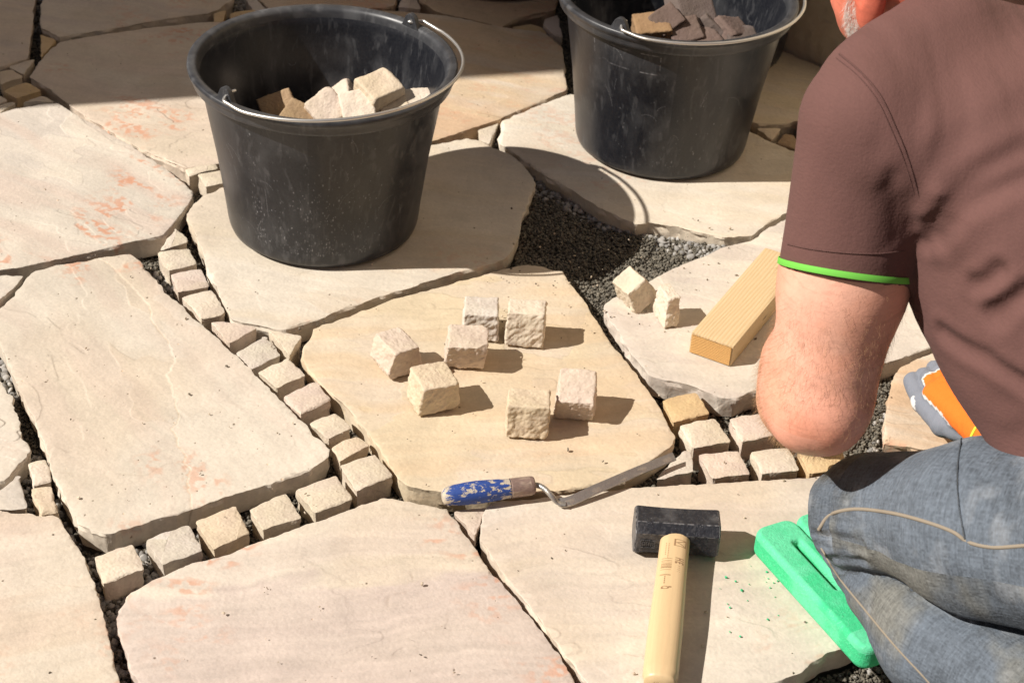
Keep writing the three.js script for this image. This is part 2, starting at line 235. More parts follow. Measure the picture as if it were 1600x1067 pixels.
SLABS.forEach(([s, P], i) => {
  const pts = poly(s); outlines.push(pts);
  const xs = pts.map((p) => p[0]), zs = pts.map((p) => p[1]), cx = (Math.min(...xs) + Math.max(...xs)) / 2;
  const S = Math.max(Math.max(...xs) - Math.min(...xs), Math.max(...zs) - Math.min(...zs)) * 1.08 + 0.09;
  const N = S > 0.62 ? 640 : S > 0.35 ? 448 : 224;
  if (P.step) { let px = 0, pz = 0, L = 0; pts.forEach((a, k) => { const b = pts[(k + 1) % pts.length], l = Math.hypot(b[0] - a[0], b[1] - a[1]); px += (a[0] + b[0]) / 2 * l; pz += (a[1] + b[1]) / 2 * l; L += l; }); P.o = [px / L, pz / L]; P.stepW = P.step.map(([a, b]) => { const w = G(a, b); return [w.x, w.z]; }); }
  const [map, bump] = slabTexture(i + 3, S, N, P);
  const m = new THREE.MeshStandardMaterial({ map, bumpMap: bump, bumpScale: 0.011, roughness: 0.86 });
  mesh('paving_slab', stone(pts, { seed: i + 1, uvS: S, y: 0.0035 * Math.sin(i * 2.4) * 0.5, jag: i === 12 ? 0.004 : 0.0022, chip: [1, 2, 5, 7, 8].includes(i) ? 0.0030 : 0.0022, side: 0.006, corner: 0.003, sp: 0.005 }), m, pavement);
});
const SETTS = [
  ['273,353 291,370 293,377 250,388', 'cream'], ['244,393 296,385 307,410 262,421', 'cream'], ['264,427 313,417 326,445 276,455', 'pink'], ['282,463 330,451 351,486 345,492 313,497', 'cream'],
  ['327,501 345,500 401,511 358,535', 'pink'], ['418,515 471,526 452,556', 'cream'], ['368,549 415,520 439,552 393,573', 'grey'], ['402,581 451,556 479,586 432,605', 'cream'],
  ['440,617 493,596 518,623 469,647', 'pink'], ['482,660 523,642 551,667 513,685', 'cream'], ['515,697 556,678 578,692 530,720', 'sand'], ['530,727 586,709 614,742 557,766', 'cream'],
  ['145,869 206,849 226,889 160,911', 'cream'], ['226,842 294,817 316,859 253,882', 'grey'], ['305,813 368,790 391,832 332,859', 'sand'], ['388,795 446,768 470,808 410,827', 'cream'], ['462,764 525,740 552,778 492,800', 'cream'],
  ['1035,623 1088,610 1110,642 1053,657', 'orange'], ['1062,663 1117,652 1144,688 1084,699', 'cream'], ['1139,655 1196,642 1216,678 1160,690', 'pink'], ['1068,703 1081,703 1085,739 1025,749', 'grey'], ['1092,709 1155,701 1173,739 1114,746', 'pink'], ['1173,703 1234,696 1250,733 1191,740', 'cream'], ['1245,701 1315,698 1322,716 1300,734 1266,737', 'orange'],
  ['42,720 71,712 80,748 50,756', 'cream'], ['46,763 79,759 91,798 62,803', 'sand'], ['708,797 762,790 748,820 742,834', 'pink'],
  ['287,261 338,253 340,262 293,272', 'cream'], ['307,272 346,265 352,286 321,292', 'cream'], ['747,201 779,189 774,205 765,221 748,216', 'cream'],
  ['62,52 88,60 63,88', 'orange'], ['14,104 53,92 36,115', 'cream'], ['-6,113 18,109 35,120 0,132', 'sand'], ['4,142 40,127 64,141 24,154', 'orange'], ['-8,166 20,157 23,161 0,174', 'cream'], ['-12,148 0,148 10,154 -4,160', 'cream'], ['34,160 65,150 86,159', 'cream'],
  ['333,20 353,14 348,31 334,32', 'orange'], ['358,22 395,13 405,19 362,31', 'orange'], ['381,-6 400,-4 416,12 398,18', 'grey'], ['630,-8 648,-6 658,14 622,11', 'pink'], ['800,41 830,36 846,40 856,50 820,47', 'orange'], ['850,30 872,22 880,58 866,56 849,40', 'pink'],
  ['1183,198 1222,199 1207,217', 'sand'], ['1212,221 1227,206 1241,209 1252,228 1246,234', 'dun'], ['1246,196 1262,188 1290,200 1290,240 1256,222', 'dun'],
];
const sRand = rng(5);
SETTS.forEach(([s, k], i) => {
  const pts = poly(s); outlines.push(pts);
  mesh('paving_sett', stone(pts, { seed: 40 + i, t: 0.05, y: (sRand() - 0.5) * 0.004, jag: 0.0016, sp: 0.003, ring: 0.006, chip: 0.0019, corner: 0.004, side: 0.0035, taper: 0.004, dome: 0.002, tilt: [(sRand() - 0.5) * 0.05, (sRand() - 0.5) * 0.05], relief: 0.0012 }), SM[k], pavement);
});

// ---------------------------------------------------------------- grit between the stones
{
  const x0 = -1.15, x1 = 1.15, z0 = -3.7, z1 = -1.3, cs = 0.004, nx = Math.round((x1 - x0) / cs), nz = Math.round((z1 - z0) / cs), M = new Uint8Array(nx * nz);
  for (const P of outlines) {
    const xs = P.map((p) => p[0]), zs = P.map((p) => p[1]);
    const i0 = Math.max(0, Math.floor((Math.min(...xs) - x0) / cs)), i1 = Math.min(nx - 1, Math.ceil((Math.max(...xs) - x0) / cs)), j0 = Math.max(0, Math.floor((Math.min(...zs) - z0) / cs)), j1 = Math.min(nz - 1, Math.ceil((Math.max(...zs) - z0) / cs));
    for (let j = j0; j <= j1; j++) for (let i = i0; i <= i1; i++) {
      const x = x0 + (i + 0.5) * cs, z = z0 + (j + 0.5) * cs; let c = false;
      for (let a = 0, b = P.length - 1; a < P.length; b = a++) if ((P[a][1] > z) !== (P[b][1] > z) && x < (P[b][0] - P[a][0]) * (z - P[a][1]) / (P[b][1] - P[a][1]) + P[a][0]) c = !c;
      if (c) M[j * nx + i] = 1;
    }
  }
  const near = (i, j, r) => { let s = 0; for (let b = -r; b <= r; b += r) for (let a = -r; a <= r; a += r) { const I = i + a, J = j + b; if (I >= 0 && J >= 0 && I < nx && J < nz) s += M[J * nx + I]; } return s; };
  const r = rng(17), list = [[], [], []], q = new THREE.Quaternion(), e = new THREE.Euler(), col = new THREE.Color();
  const e1 = G(836, 262), e2 = G(1136, 370);
  const cam = new THREE.Matrix4().multiplyMatrices(camera.projectionMatrix, camera.matrixWorldInverse);
  camera.aspect = 1600 / 1067; camera.updateProjectionMatrix(); cam.multiplyMatrices(camera.projectionMatrix, camera.matrixWorld.clone().invert());
  for (let j = 0; j < nz; j++) for (let i = 0; i < nx; i++) {
    if (M[j * nx + i]) continue;
    const x = x0 + (i + 0.5) * cs, z = z0 + (j + 0.5) * cs, w = V(x, -0.03, z).applyMatrix4(cam);
    if (Math.abs(w.x) > 1.12 || Math.abs(w.y) > 1.12) continue;
    const open = near(i, j, 8) < 4;
    const t = Math.max(0, Math.min(1, ((x - e1.x) * (e2.x - e1.x) + (z - e1.z) * (e2.z - e1.z)) / ((e2.x - e1.x) ** 2 + (e2.z - e1.z) ** 2)));
    const dE = Math.hypot(x - mix(e1.x, e2.x, t), z - mix(e1.z, e2.z, t));
    const fineZone = z < -2.1 && x > 0 && x < 0.42 && z > -2.66;
    const gravel = (open ? 1 : 0.75) * 1 && fineZone ? ss(0.07, 0.03, dE + 0.02 * n3(x * 30, 0, z * 30)) : ss(-0.1, 0.35, n3(x * 7, 3, z * 7));
    for (let k = 0; k < 2; k++) {
      const big = r() < gravel * 0.4, tiny = r() < 0.5;
      let s = big ? 0.0030 + 0.0026 * r() : 0.0013 + 0.0015 * r();
      if (big && r() < 0.45) continue;
      const base = -0.040 + 0.008 * n3(x * 16, 1, z * 16) + (fineZone ? 0.012 : 0);
      const p = V(x + (r() - 0.5) * cs * 2, base + (r() - 0.2) * 0.006, z + (r() - 0.5) * cs * 2);
      q.setFromEuler(e.set(r() * 6.3, r() * 6.3, r() * 6.3));
      const l = big ? 0.18 + 0.28 * r() : 0.07 + 0.13 * r(), wm = big ? 0.9 : 0.76 + 0.1 * r();
      list[(r() * 3) | 0].push([new THREE.Matrix4().compose(p, q, V(s, s * (0.6 + 0.4 * r()), s * (0.75 + 0.5 * r()))), big ? [l, l * 0.95, l * 0.88] : [l, l * (0.84 + 0.06 * wm), l * (0.58 + 0.14 * wm)]]);
    }
  }
  const mat = new THREE.MeshStandardMaterial({ roughness: 0.95, color: 0xffffff });
  list.forEach((L, v) => {
    const g = mergeVertices(new THREE.IcosahedronGeometry(1, 1).deleteAttribute('uv').deleteAttribute('normal')), p = g.attributes.position;
    for (let i = 0; i < p.count; i++) { const a = [p.getX(i), p.getY(i), p.getZ(i)], k = 1 + 0.38 * n3(a[0] * 1.3 + v * 7, a[1] * 1.3, a[2] * 1.3); p.setXYZ(i, a[0] * k, a[1] * k, a[2] * k); }
    g.computeVertexNormals();
    const im = new THREE.InstancedMesh(g, mat, L.length); im.name = numbered('gravel'); im.castShadow = im.receiveShadow = true;
    L.forEach(([m, c], i) => { im.setMatrixAt(i, m); im.setColorAt(i, col.setRGB(...c)); });
    im.userData = { kind: 'stuff', label: 'grey brown grit and gravel bedding in the open joints between stones', category: 'gravel' }; scene.add(im);
  });
  console.log('grit', list.map((l) => l.length).join());
}

// ---------------------------------------------------------------- loose setts
function block(w, h, d, seed, o = {}) {
  const { taper = [0, 0], rough = 0.0017, n = 26, round = 0.0018, cuts = 3, shear = [0, 0] } = o;
  const g = new THREE.BoxGeometry(2, 2, 2, n, n, n), p = g.attributes.position, r = rng(seed * 31 + 7), half = [w / 2, h / 2, d / 2], s = seed * 4.1;
  const planes = []; for (let i = 0; i < cuts; i++) { const v = V((r() < 0.5 ? -1 : 1) * (0.4 + r() * 0.6), (r() < 0.6 ? 1 : -1) * (0.4 + r() * 0.6), (r() < 0.5 ? -1 : 1) * (0.4 + r() * 0.6)); if (r() < 0.5) v.setComponent((r() * 3) | 0, v.y * 0.1); v.normalize(); planes.push([v, (Math.abs(v.x) * half[0] + Math.abs(v.y) * half[1] + Math.abs(v.z) * half[2]) * (0.86 + 0.09 * r())]); }
  const key = (i) => [p.getX(i), p.getY(i), p.getZ(i)].map((v) => Math.round(v * n)).join(), keys = []; for (let i = 0; i < p.count; i++) keys.push(key(i));
  const uv = g.attributes.uv, nm = g.attributes.normal, off = r() * 3;
  for (let i = 0; i < p.count; i++) {
    const u = [p.getX(i), p.getY(i), p.getZ(i)], a = u.map((v, k) => v * half[k]), c = a.map((v, k) => Math.max(-half[k] + round, Math.min(half[k] - round, v)));
    let v = V(a[0] - c[0], a[1] - c[1], a[2] - c[2]); const dir = v.lengthSq() > 0 ? v.clone().normalize() : V(nm.getX(i), nm.getY(i), nm.getZ(i));
    let q = V(...c).addScaledVector(dir, round);
    const ty = u[1]; q.x *= 1 - taper[0] * ty; q.z *= 1 - taper[1] * ty; q.x += shear[0] * q.y; q.z += shear[1] * q.y;
    for (const [pn, pd] of planes) { const e = q.dot(pn) - pd; if (e > 0) q.addScaledVector(pn, -e); }
    const topF = dir.y > 0.7 ? 0.5 : 1;
    const dn = 0.0013 * n3(q.x * 34 + s, q.y * 34, q.z * 34) + topF * rough * (0.75 * n3(q.x * 120, q.y * 120 + s, q.z * 120) + 0.7 * n3(q.x * 300, q.y * 300 + s, q.z * 300));
    q.addScaledVector(dir, dn);
    p.setXYZ(i, q.x, q.y, q.z);
    const ax = Math.abs(nm.getX(i)) > 0.5 ? [a[2], a[1]] : Math.abs(nm.getY(i)) > 0.5 ? [a[0], a[2]] : [a[0], a[1]]; uv.setXY(i, ax[0] * 2.5 + off, ax[1] * 2.5 + off * 0.7);
  }
  const acc = new Map(), ix = g.index.array, A1 = V(0, 0, 0), B1 = V(0, 0, 0), C1 = V(0, 0, 0);
  for (let i = 0; i < ix.length; i += 3) { A1.fromBufferAttribute(p, ix[i]); B1.fromBufferAttribute(p, ix[i + 1]); C1.fromBufferAttribute(p, ix[i + 2]); const f = B1.sub(A1).cross(C1.sub(A1)); for (let k = 0; k < 3; k++) { const K = keys[ix[i + k]]; const e = acc.get(K); if (e) e.add(f); else acc.set(K, f.clone()); } }
  for (let i = 0; i < p.count; i++) { const v = acc.get(keys[i]).clone().normalize(); nm.setXYZ(i, v.x, v.y, v.z); }
  return g;
}
function looseSett(px, py, y, w, h, d, yaw, k, seed, label, o = {}) {   // (px,py) where the middle of its foot rests
  const p = G(px, py, y), m = mesh('loose_sett', block(w, h, d, seed, o), SM[k]); m.position.set(p.x, y + (o.lift ?? h / 2), p.z); m.rotation.set(o.rx ?? 0, yaw, o.rz ?? 0, 'YXZ');
  tag(m, label, 'paving stone', 'loose setts lying on the slabs'); return m;
}
looseSett(750, 517, 0.002, 0.050, 0.044, 0.050, 0.03, 'grey', 1, 'pale loose sett standing behind two others on the yellow slab', { taper: [0.03, 0.03] });
looseSett(820, 527, 0.002, 0.054, 0.053, 0.044, -0.03, 'cream', 2, 'pale loose sett on the yellow slab, farthest right of the back pair', { taper: [0.02, 0.12] });
looseSett(727, 563, 0.002, 0.055, 0.045, 0.052, 0.04, 'pink', 3, 'pinkish rough loose sett in front of the palest one on the yellow slab', { shear: [0.12, 0.22], taper: [0, -0.1] });
looseSett(618, 573, 0.002, 0.048, 0.047, 0.055, 0.62, 'pink', 4, 'wedge shaped loose sett farthest left on the yellow slab', { taper: [0.2, -0.05], shear: [0, 0.1] });
looseSett(677, 627, 0.002, 0.056, 0.044, 0.054, 0.42, 'sand', 5, 'sandy loose sett with a dark front, nearest the left edge of the yellow slab', { taper: [0.1, -0.06] });
looseSett(823, 668, 0.002, 0.056, 0.050, 0.046, 0.02, 'sand', 6, 'rough fronted loose sett nearest the blue trowel', { taper: [0, 0.08] });
looseSett(898, 640, 0.002, 0.052, 0.040, 0.058, -0.05, 'pink', 7, 'pale loose sett leaning right behind the one nearest the trowel', { rx: 0.32, lift: 0.026, taper: [0.05, 0] });
looseSett(988, 474, 0.002, 0.042, 0.044, 0.046, 0.6, 'cream', 8, 'wedge shaped loose sett on its edge beside the grit', { rz: 0.55, lift: 0.026, taper: [0.15, 0.1] });
looseSett(1040, 498, 0.002, 0.022, 0.050, 0.045, 0.35, 'cream', 9, 'thin upright loose sett left of the timber block', { taper: [0.15, 0.1] });

// ---------------------------------------------------------------- buckets
function plasticTex(seed, splash, rimmed = 0) {
  const r = rng(seed * 9 + 2), dots = [], N = rimmed || seed > 2 ? 512 : 1024, Mh = N * 0.75;
  for (let i = 0; i < splash; i++) { const c = r() < 0.72 ? 0.02 + 0.11 * (r() + r() - 1) : r() < 0.5 ? 0.905 + 0.02 * r() : r(); dots.push([((c + 1) % 1) * 1.2, 0.17 + (r() < 0.85 ? r() * r() * 0.2 : r() * 0.25), 0.0004 + 0.0008 * r() * r(), 0.12 + 0.5 * r() * r(), 1 + 2 * r() * r()]); }
  if (seed === 2) for (let t = 0; t < 1; t += 0.004) { const wv = 0.5 * n2(t * 40, 3) * ss(0.35, 0.6, n2(t * 13, 8)); for (const q of [[1.04 + 0.13 * t, 0.35], [1.04 + 0.13 * t, 0.385], [1.04, 0.35 + 0.035 * t], [1.17, 0.35 + 0.035 * t]]) dots.push([q[0], q[1], 0.0007, wv, 1]); }
  const scr = []; for (let i = 0; i < 60; i++) scr.push([r() * 1.2, 0.16 + r() * 0.5, (r() - 0.5) * 3, 0.012 + 0.035 * r(), 0.25 + 0.5 * r()]);
  const cell = 0.03, gw = 41, gh = 31, grid = new Map(); const put = (x, y, f) => { const k = Math.floor(x / cell) + gw * Math.floor(y / cell); (grid.get(k) ?? grid.set(k, []).get(k)).push(f); };
  for (const d of dots) put(d[0], d[1], d);
  const sg = []; for (const [x, y, a, L, s] of scr) for (let t = 0; t < 1; t += 0.002 / L) { const ang = 1.57 + a * 0.4 + 0.8 * a * t; put(Math.min(1.199, Math.max(0, x + Math.cos(ang) * L * t)), Math.min(0.899, Math.max(0, y + Math.sin(ang) * L * t)), [x + Math.cos(ang) * L * t, y + Math.sin(ang) * L * t, 0.0005, s * 0.5, 1]); }
  const rough = new Uint8Array(N * Mh * 4); let kk = 0;
  const tx = makeTex(N, Mh, (u, v, o) => {
    const x = u * 1.2, y = v * 0.9, wx = x + 0.03 * fb(x * 12, y * 12 + 5, 3), wy = y + 0.03 * fb(x * 12 + 9, y * 12, 3), inn = ss(0.41, 0.44, y); let dust = (0.45 + 0.5 * inn) * ss(0.5, 0.82, fb(wx * 17 + seed, wy * 15, 5)) + (0.2 + 0.15 * inn) * ss(0.5, 0.8, fb(wx * 50, wy * 14 + seed, 4)) + (0.5 + 0.5 * inn) * ss(0.56, 0.74, fb(wx * 70 + 5, wy * 60, 4)) * ss(0.5, 0.72, fb(x * 6, y * 6 + seed, 2)) + rimmed * (0.4 + fb(wx * 90, wy * 90, 3)) + 0.12 * ss(0.58, 0.75, fb(x * 60 + 5, y * 60, 3)) * ss(0.4, 0.7, fb(x * 5, y * 5 + seed, 2));
    let lime = 0;
    for (let b = -1; b <= 1; b++) for (let a = -1; a <= 1; a++) { const g = grid.get(Math.floor(x / cell) + a + gw * (Math.floor(y / cell) + b)); if (g) for (const f of g) { const d = Math.hypot(x - f[0], (y - f[1]) / f[4]); if (d < f[2] * 1.8) lime = Math.max(lime, f[3] * (1 - ss(f[2] * 0.7, f[2] * 1.8, d))); } }
    dust = Math.min(1, dust * 0.115 + 0.05 * ss(0.62, 0.8, fb(wx * 160, wy * 45 + seed, 3)) + 0.02 * n2(x * 500, y * 500));
    const t = Math.min(1, dust + lime);
    o[0] = mix(0.0075, 0.50, t); o[1] = mix(0.0085, 0.50, t); o[2] = mix(0.0125, 0.51, t); o[3] = 0.5 + 0.2 * lime + 0.05 * fb(x * 200, y * 200, 2);
    const rr = Math.min(255, 255 * (0.27 + 0.9 * dust + 0.4 * lime + 0.12 * fb(x * 20, y * 20 + 3, 3))); rough[kk] = rough[kk + 1] = rough[kk + 2] = rr; rough[kk + 3] = 255; kk += 4;
  });
  const rt = new THREE.DataTexture(rough, N, Mh); rt.magFilter = THREE.LinearFilter; rt.wrapS = rt.wrapT = THREE.RepeatWrapping; rt.needsUpdate = true;
  return new THREE.MeshStandardMaterial({ map: tx[0], bumpMap: tx[1], bumpScale: 0.0012, roughnessMap: rt, roughness: 1, metalness: 0 });
}
const wireMat = new THREE.MeshStandardMaterial({ color: new THREE.Color().setRGB(0.62, 0.6, 0.57), metalness: 0.85, roughness: 0.38 });
function lathe(prof, seg = 120) {
  const g = new THREE.LatheGeometry(prof.map((p) => new THREE.Vector2(p[0], p[1])), seg), p = g.attributes.position, uv = g.attributes.uv;
  let acc = 0; const vs = [0]; for (let i = 1; i < prof.length; i++) { acc += Math.hypot(prof[i][0] - prof[i - 1][0], prof[i][1] - prof[i - 1][1]); vs.push(acc); }
  for (let i = 0; i < p.count; i++) uv.setXY(i, Math.floor(i / prof.length) / seg, vs[i % prof.length] / 0.9);
  return g;
}
const HB = 0.277;
function bucket(label, x, z, turn, seed, lugAng, lift, splash) {
  const o = thing('mortar_bucket', label, 'bucket', 'black mortar buckets'); o.position.set(x, 0.002, z); o.rotation.y = turn;
  const mat = plasticTex(seed, splash), rimMat = seed < 3 ? plasticTex(seed + 4, 30, 0.5) : mat;
  mesh('shell', lathe([[0.001, 0.006], [0.12, 0.006], [0.128, 0.0], [0.138, 0.001], [0.1445, 0.005], [0.147, 0.012], [0.1485, 0.02], [0.153, 0.06], [0.162, 0.13], [0.1735, 0.2], [0.1815, 0.25], [0.1835, 0.262], [0.1808, 0.262], [0.1788, 0.25], [0.1708, 0.2], [0.159, 0.13], [0.150, 0.06], [0.1445, 0.014], [0.13, 0.009], [0.001, 0.009]]), mat, o);
  mesh('rim', lathe([[0.1812, 0.2545], [0.184, 0.2530], [0.1915, 0.2520], [0.1938, 0.2535], [0.1950, 0.258], [0.1962, 0.266], [0.1995, 0.2685], [0.2003, 0.2725], [0.1995, 0.2762], [0.1970, 0.2775], [0.190, 0.2772], [0.1858, 0.2755], [0.1832, 0.271], [0.1810, 0.2610], [0.1812, 0.2545]]), rimMat, o);
  for (const s of [0, Math.PI]) {   // ears that carry the wire
    const a = lugAng + s, sh = new THREE.Shape(); sh.moveTo(-0.017, 0); sh.bezierCurveTo(-0.012, 0.004, -0.011, 0.02, 0, 0.021); sh.bezierCurveTo(0.011, 0.02, 0.012, 0.004, 0.017, 0); sh.lineTo(-0.017, 0);
    const hole = new THREE.Path(); hole.absarc(0, 0.012, 0.004, 0, 6.283, true); sh.holes.push(hole);
    const g = new THREE.ExtrudeGeometry(sh, { depth: 0.006, bevelEnabled: true, bevelSize: 0.0012, bevelThickness: 0.0012, bevelSegments: 2, curveSegments: 12 }).translate(0, 0.2735, 0.184);
    const u = g.attributes.uv; for (let i = 0; i < u.count; i++) u.setXY(i, u.getX(i) * 2, u.getY(i) * 2);
    const m = mesh('ear', g, rimMat, o); m.rotation.y = a;
  }
  // wire bail: half ring hinged at the ears, folded down on to the rim
  const pts = [], R = 0.2, hy = 0.2855;
  for (let i = 0; i <= 60; i++) {
    const f = i / 60, t = Math.PI * f, c = Math.cos(t), s = Math.sin(t), rr = i === 0 || i === 60 ? 0.181 : R + 0.006 * Math.min(1, s * 4);
    const lx = c * rr, lz = s * (rr + 0.003), up = hy - 0.0045 * Math.min(1, s * 5) + lift * s * s - 0.002;
    pts.push(V(lx * Math.sin(lugAng) + lz * Math.cos(lugAng), up, lx * Math.cos(lugAng) - lz * Math.sin(lugAng)));
  }
  for (const e of [0, 60]) { const k = pts[e].clone(); k.x *= 0.94; k.z *= 0.94; if (e) pts.push(k); else pts.unshift(k); }
  mesh('wire_handle', new THREE.TubeGeometry(new THREE.CatmullRomCurve3(pts), 160, 0.0026, 8), wireMat, o);
  return o;
}
const B1 = { x: -0.3087, z: -2.3808 }, B2 = { x: 0.2313, z: -2.7255 };
const angTo = (b, px, py) => { const p = G(px, py, 0.28); return Math.atan2(p.x - b.x, p.z - b.z); };
bucket('black mortar bucket holding pale cut setts, wire handle folded over its front', B1.x, B1.z, 0, 1, angTo(B1, 355, 152), 0.012, 520);
bucket('scuffed black mortar bucket of dark broken stones beside the house wall', B2.x, B2.z, 0, 2, angTo(B2, 985, 33), 0.004, 90);
{ const p = G(775, 5); bucket('black bucket standing in the shade at the back, only its foot in view', p.x - 0.005, p.z - 0.15, 0.7, 3, 1.1, 0.004, 60); }
bucket('unseen black bucket added behind the scuffed bucket to shade the slabs by the house wall', 0.33, -3.12, 0.4, 4, 0.8, 0.004, 40);  // extra bucket out of view, added only to shade a sunlit strip
function binned(b, list, group) {
  list.forEach(([px, py, h, w, hh, d, rx, ry, rz, k, label, o], i) => {
    const p = G(px, py, h), m = mesh('cut_stone', block(w, hh, d, 60 + i + (group.length % 7) * 20, { n: 16, ...(o ?? {}) }), SM[k]); m.position.copy(p); m.rotation.set(rx, ry, rz, 'YXZ'); tag(m, label, 'paving stone', group);
  });
}
binned(B1, [
  [591, 148, 0.197, 0.058, 0.05, 0.055, 0.25, 0.75, 0.1, 'sand', 'sandy sett on top of the heap in the bucket of pale setts'],
  [560, 178, 0.177, 0.05, 0.046, 0.06, 0.5, 0.35, 0.2, 'cream', 'pale sett just below the topmost one in the bucket'],
  [512, 176, 0.172, 0.05, 0.045, 0.055, 0.5, 0.9, 0.5, 'pink', 'pinkish sett left of the pale one in the bucket heap'],
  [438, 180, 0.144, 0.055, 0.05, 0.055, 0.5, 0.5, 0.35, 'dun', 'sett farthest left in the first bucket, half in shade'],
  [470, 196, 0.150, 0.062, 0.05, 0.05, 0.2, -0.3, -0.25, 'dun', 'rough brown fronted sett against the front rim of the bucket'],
  [617, 180, 0.172, 0.045, 0.045, 0.05, 0.3, 0.5, 0.2, 'sand', 'small sandy sett under the topmost one, by the front rim'],
  [650, 170, 0.177, 0.05, 0.045, 0.05, 0.2, 0.2, 0.1, 'cream', 'pale sett farthest right in the first bucket'],
  [540, 162, 0.132, 0.055, 0.05, 0.05, 0.3, 0.2, 0.8, 'pink', 'sett low at the back of the bucket heap'],
], 'setts heaped in the first bucket');
binned(B2, [  // stones coloured darker to stand for the shade over this bucket
  [1085, 22, 0.215, 0.08, 0.03, 0.07, 0.55, 0.3, -0.12, 'shadedSlate', 'large flat dark stone on top in the scuffed bucket', { rough: 0.0008, cuts: 6, taper: [0.2, 0.2] }],
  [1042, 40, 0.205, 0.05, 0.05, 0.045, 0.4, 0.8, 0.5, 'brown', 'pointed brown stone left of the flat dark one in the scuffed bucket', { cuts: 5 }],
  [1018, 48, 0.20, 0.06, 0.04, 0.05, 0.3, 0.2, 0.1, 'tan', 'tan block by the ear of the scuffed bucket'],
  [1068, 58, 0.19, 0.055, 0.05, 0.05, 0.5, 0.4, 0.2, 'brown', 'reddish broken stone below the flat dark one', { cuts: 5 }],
  [1110, 50, 0.19, 0.05, 0.045, 0.05, 0.5, 1.1, -0.3, 'shadedSlate', 'dark shard right under the flat stone in the bucket', { cuts: 6 }],
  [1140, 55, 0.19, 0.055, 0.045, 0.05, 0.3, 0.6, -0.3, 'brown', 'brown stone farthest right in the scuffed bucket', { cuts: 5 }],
  [1155, 66, 0.185, 0.055, 0.04, 0.05, 0.1, 0.2, -0.1, 'shadedSlate', 'grey stone low at the front right rim of the scuffed bucket'],
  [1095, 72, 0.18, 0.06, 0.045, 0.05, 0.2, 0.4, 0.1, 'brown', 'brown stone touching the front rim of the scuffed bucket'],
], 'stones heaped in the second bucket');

// ---------------------------------------------------------------- timber, hammer, jointing trowel, kneeling pad
const pineTex = makeTex(512, 256, (u, v, o) => {   // u along the grain
  const y = v * 0.12 + 0.004 * (fb(u * 3, v * 2, 3) - 0.5), ring = 0.5 + 0.5 * Math.sin(6.283 * (y * 190 + 1.5 * fb(u * 1.5, v * 3, 2))), f = fb(u * 10, v * 160, 3), g = fb(u * 40, v * 300, 2);
  const t = 0.55 * ring + 0.45 * f, k = 0.9 + 0.16 * g, kn = 1 - 0.65 * (1 - ss(0.006, 0.018, Math.hypot((u - 0.36) * 0.5, v - 0.55)));
  o[0] = mix(0.66, 0.57, t) * k * kn; o[1] = mix(0.50, 0.395, t) * k * kn; o[2] = mix(0.30, 0.20, t) * k * kn; o[3] = 0.5 + 0.25 * (ring - 0.5) + 0.3 * (f - 0.5);
});
const endTex = makeTex(256, 256, (u, v, o) => {
  const d = Math.hypot(u - 0.4, v + 0.5), ring = 0.5 + 0.5 * Math.sin(d * 75 + 2 * fb(u * 5, v * 5, 2)), f = fb(u * 50, v * 50, 2), t = 0.6 * ring + 0.4 * f;
  o[0] = mix(0.66, 0.52, t); o[1] = mix(0.40, 0.27, t); o[2] = mix(0.15, 0.085, t); o[3] = t;
});
{
  const a = G(1082, 518, 0.035), b = G(1145, 545, 0.035), c = G(1195, 388, 0.035), L = 0.278, w = 0.066, h = 0.035;
  const dir = c.clone().sub(a).normalize(), o = thing('timber_block', 'short length of sawn pine timber lying on the grey slab by the arm', 'wood');
  o.position.set((a.x + b.x) / 2, 0.001, (a.z + b.z) / 2); o.rotation.y = Math.atan2(dir.x, dir.z);
  const g = new THREE.BoxGeometry(2, 2, 2, 12, 6, 40), p = g.attributes.position, n = g.attributes.normal, uv = g.attributes.uv, r = 0.002;
  for (let i = 0; i < p.count; i++) {
    const q = [p.getX(i) * w / 2, p.getY(i) * h / 2 + h / 2, p.getZ(i) * L / 2 + L / 2], lo = [-w / 2, 0, 0], hi = [w / 2, h, L], cc = q.map((v, k) => Math.min(hi[k] - r, Math.max(lo[k] + r, v)));
    const d = V(q[0] - cc[0], q[1] - cc[1], q[2] - cc[2]); if (d.lengthSq() > 0) d.normalize();
    const X = cc[0] + d.x * r, Y = cc[1] + d.y * r, Z = cc[2] + d.z * r + 0.0006 * n3(q[0] * 200, q[1] * 200, 1) * Math.abs(n.getZ(i));
    const side = Math.abs(n.getX(i)) > 0.5; uv.setXY(i, Z / 0.34, (side ? Y + 0.05 : X + 0.031) / 0.12); p.setXYZ(i, X, Y, Z);
  }
  g.computeVertexNormals(); mesh('timber', g, new THREE.MeshStandardMaterial({ map: pineTex[0], bumpMap: pineTex[1], bumpScale: 0.0008, roughness: 0.75 }), o);
  const e = new THREE.PlaneGeometry(w - 0.005, h - 0.005).rotateY(Math.PI).translate(0, h / 2, -0.0012);
  mesh('end_grain', new THREE.BoxGeometry(w - 0.005, h - 0.005, 0.0015).translate(0, h / 2, -0.0006), new THREE.MeshStandardMaterial({ map: endTex[0], bumpMap: endTex[1], bumpScale: 0.001, roughness: 0.9 }), o);
}
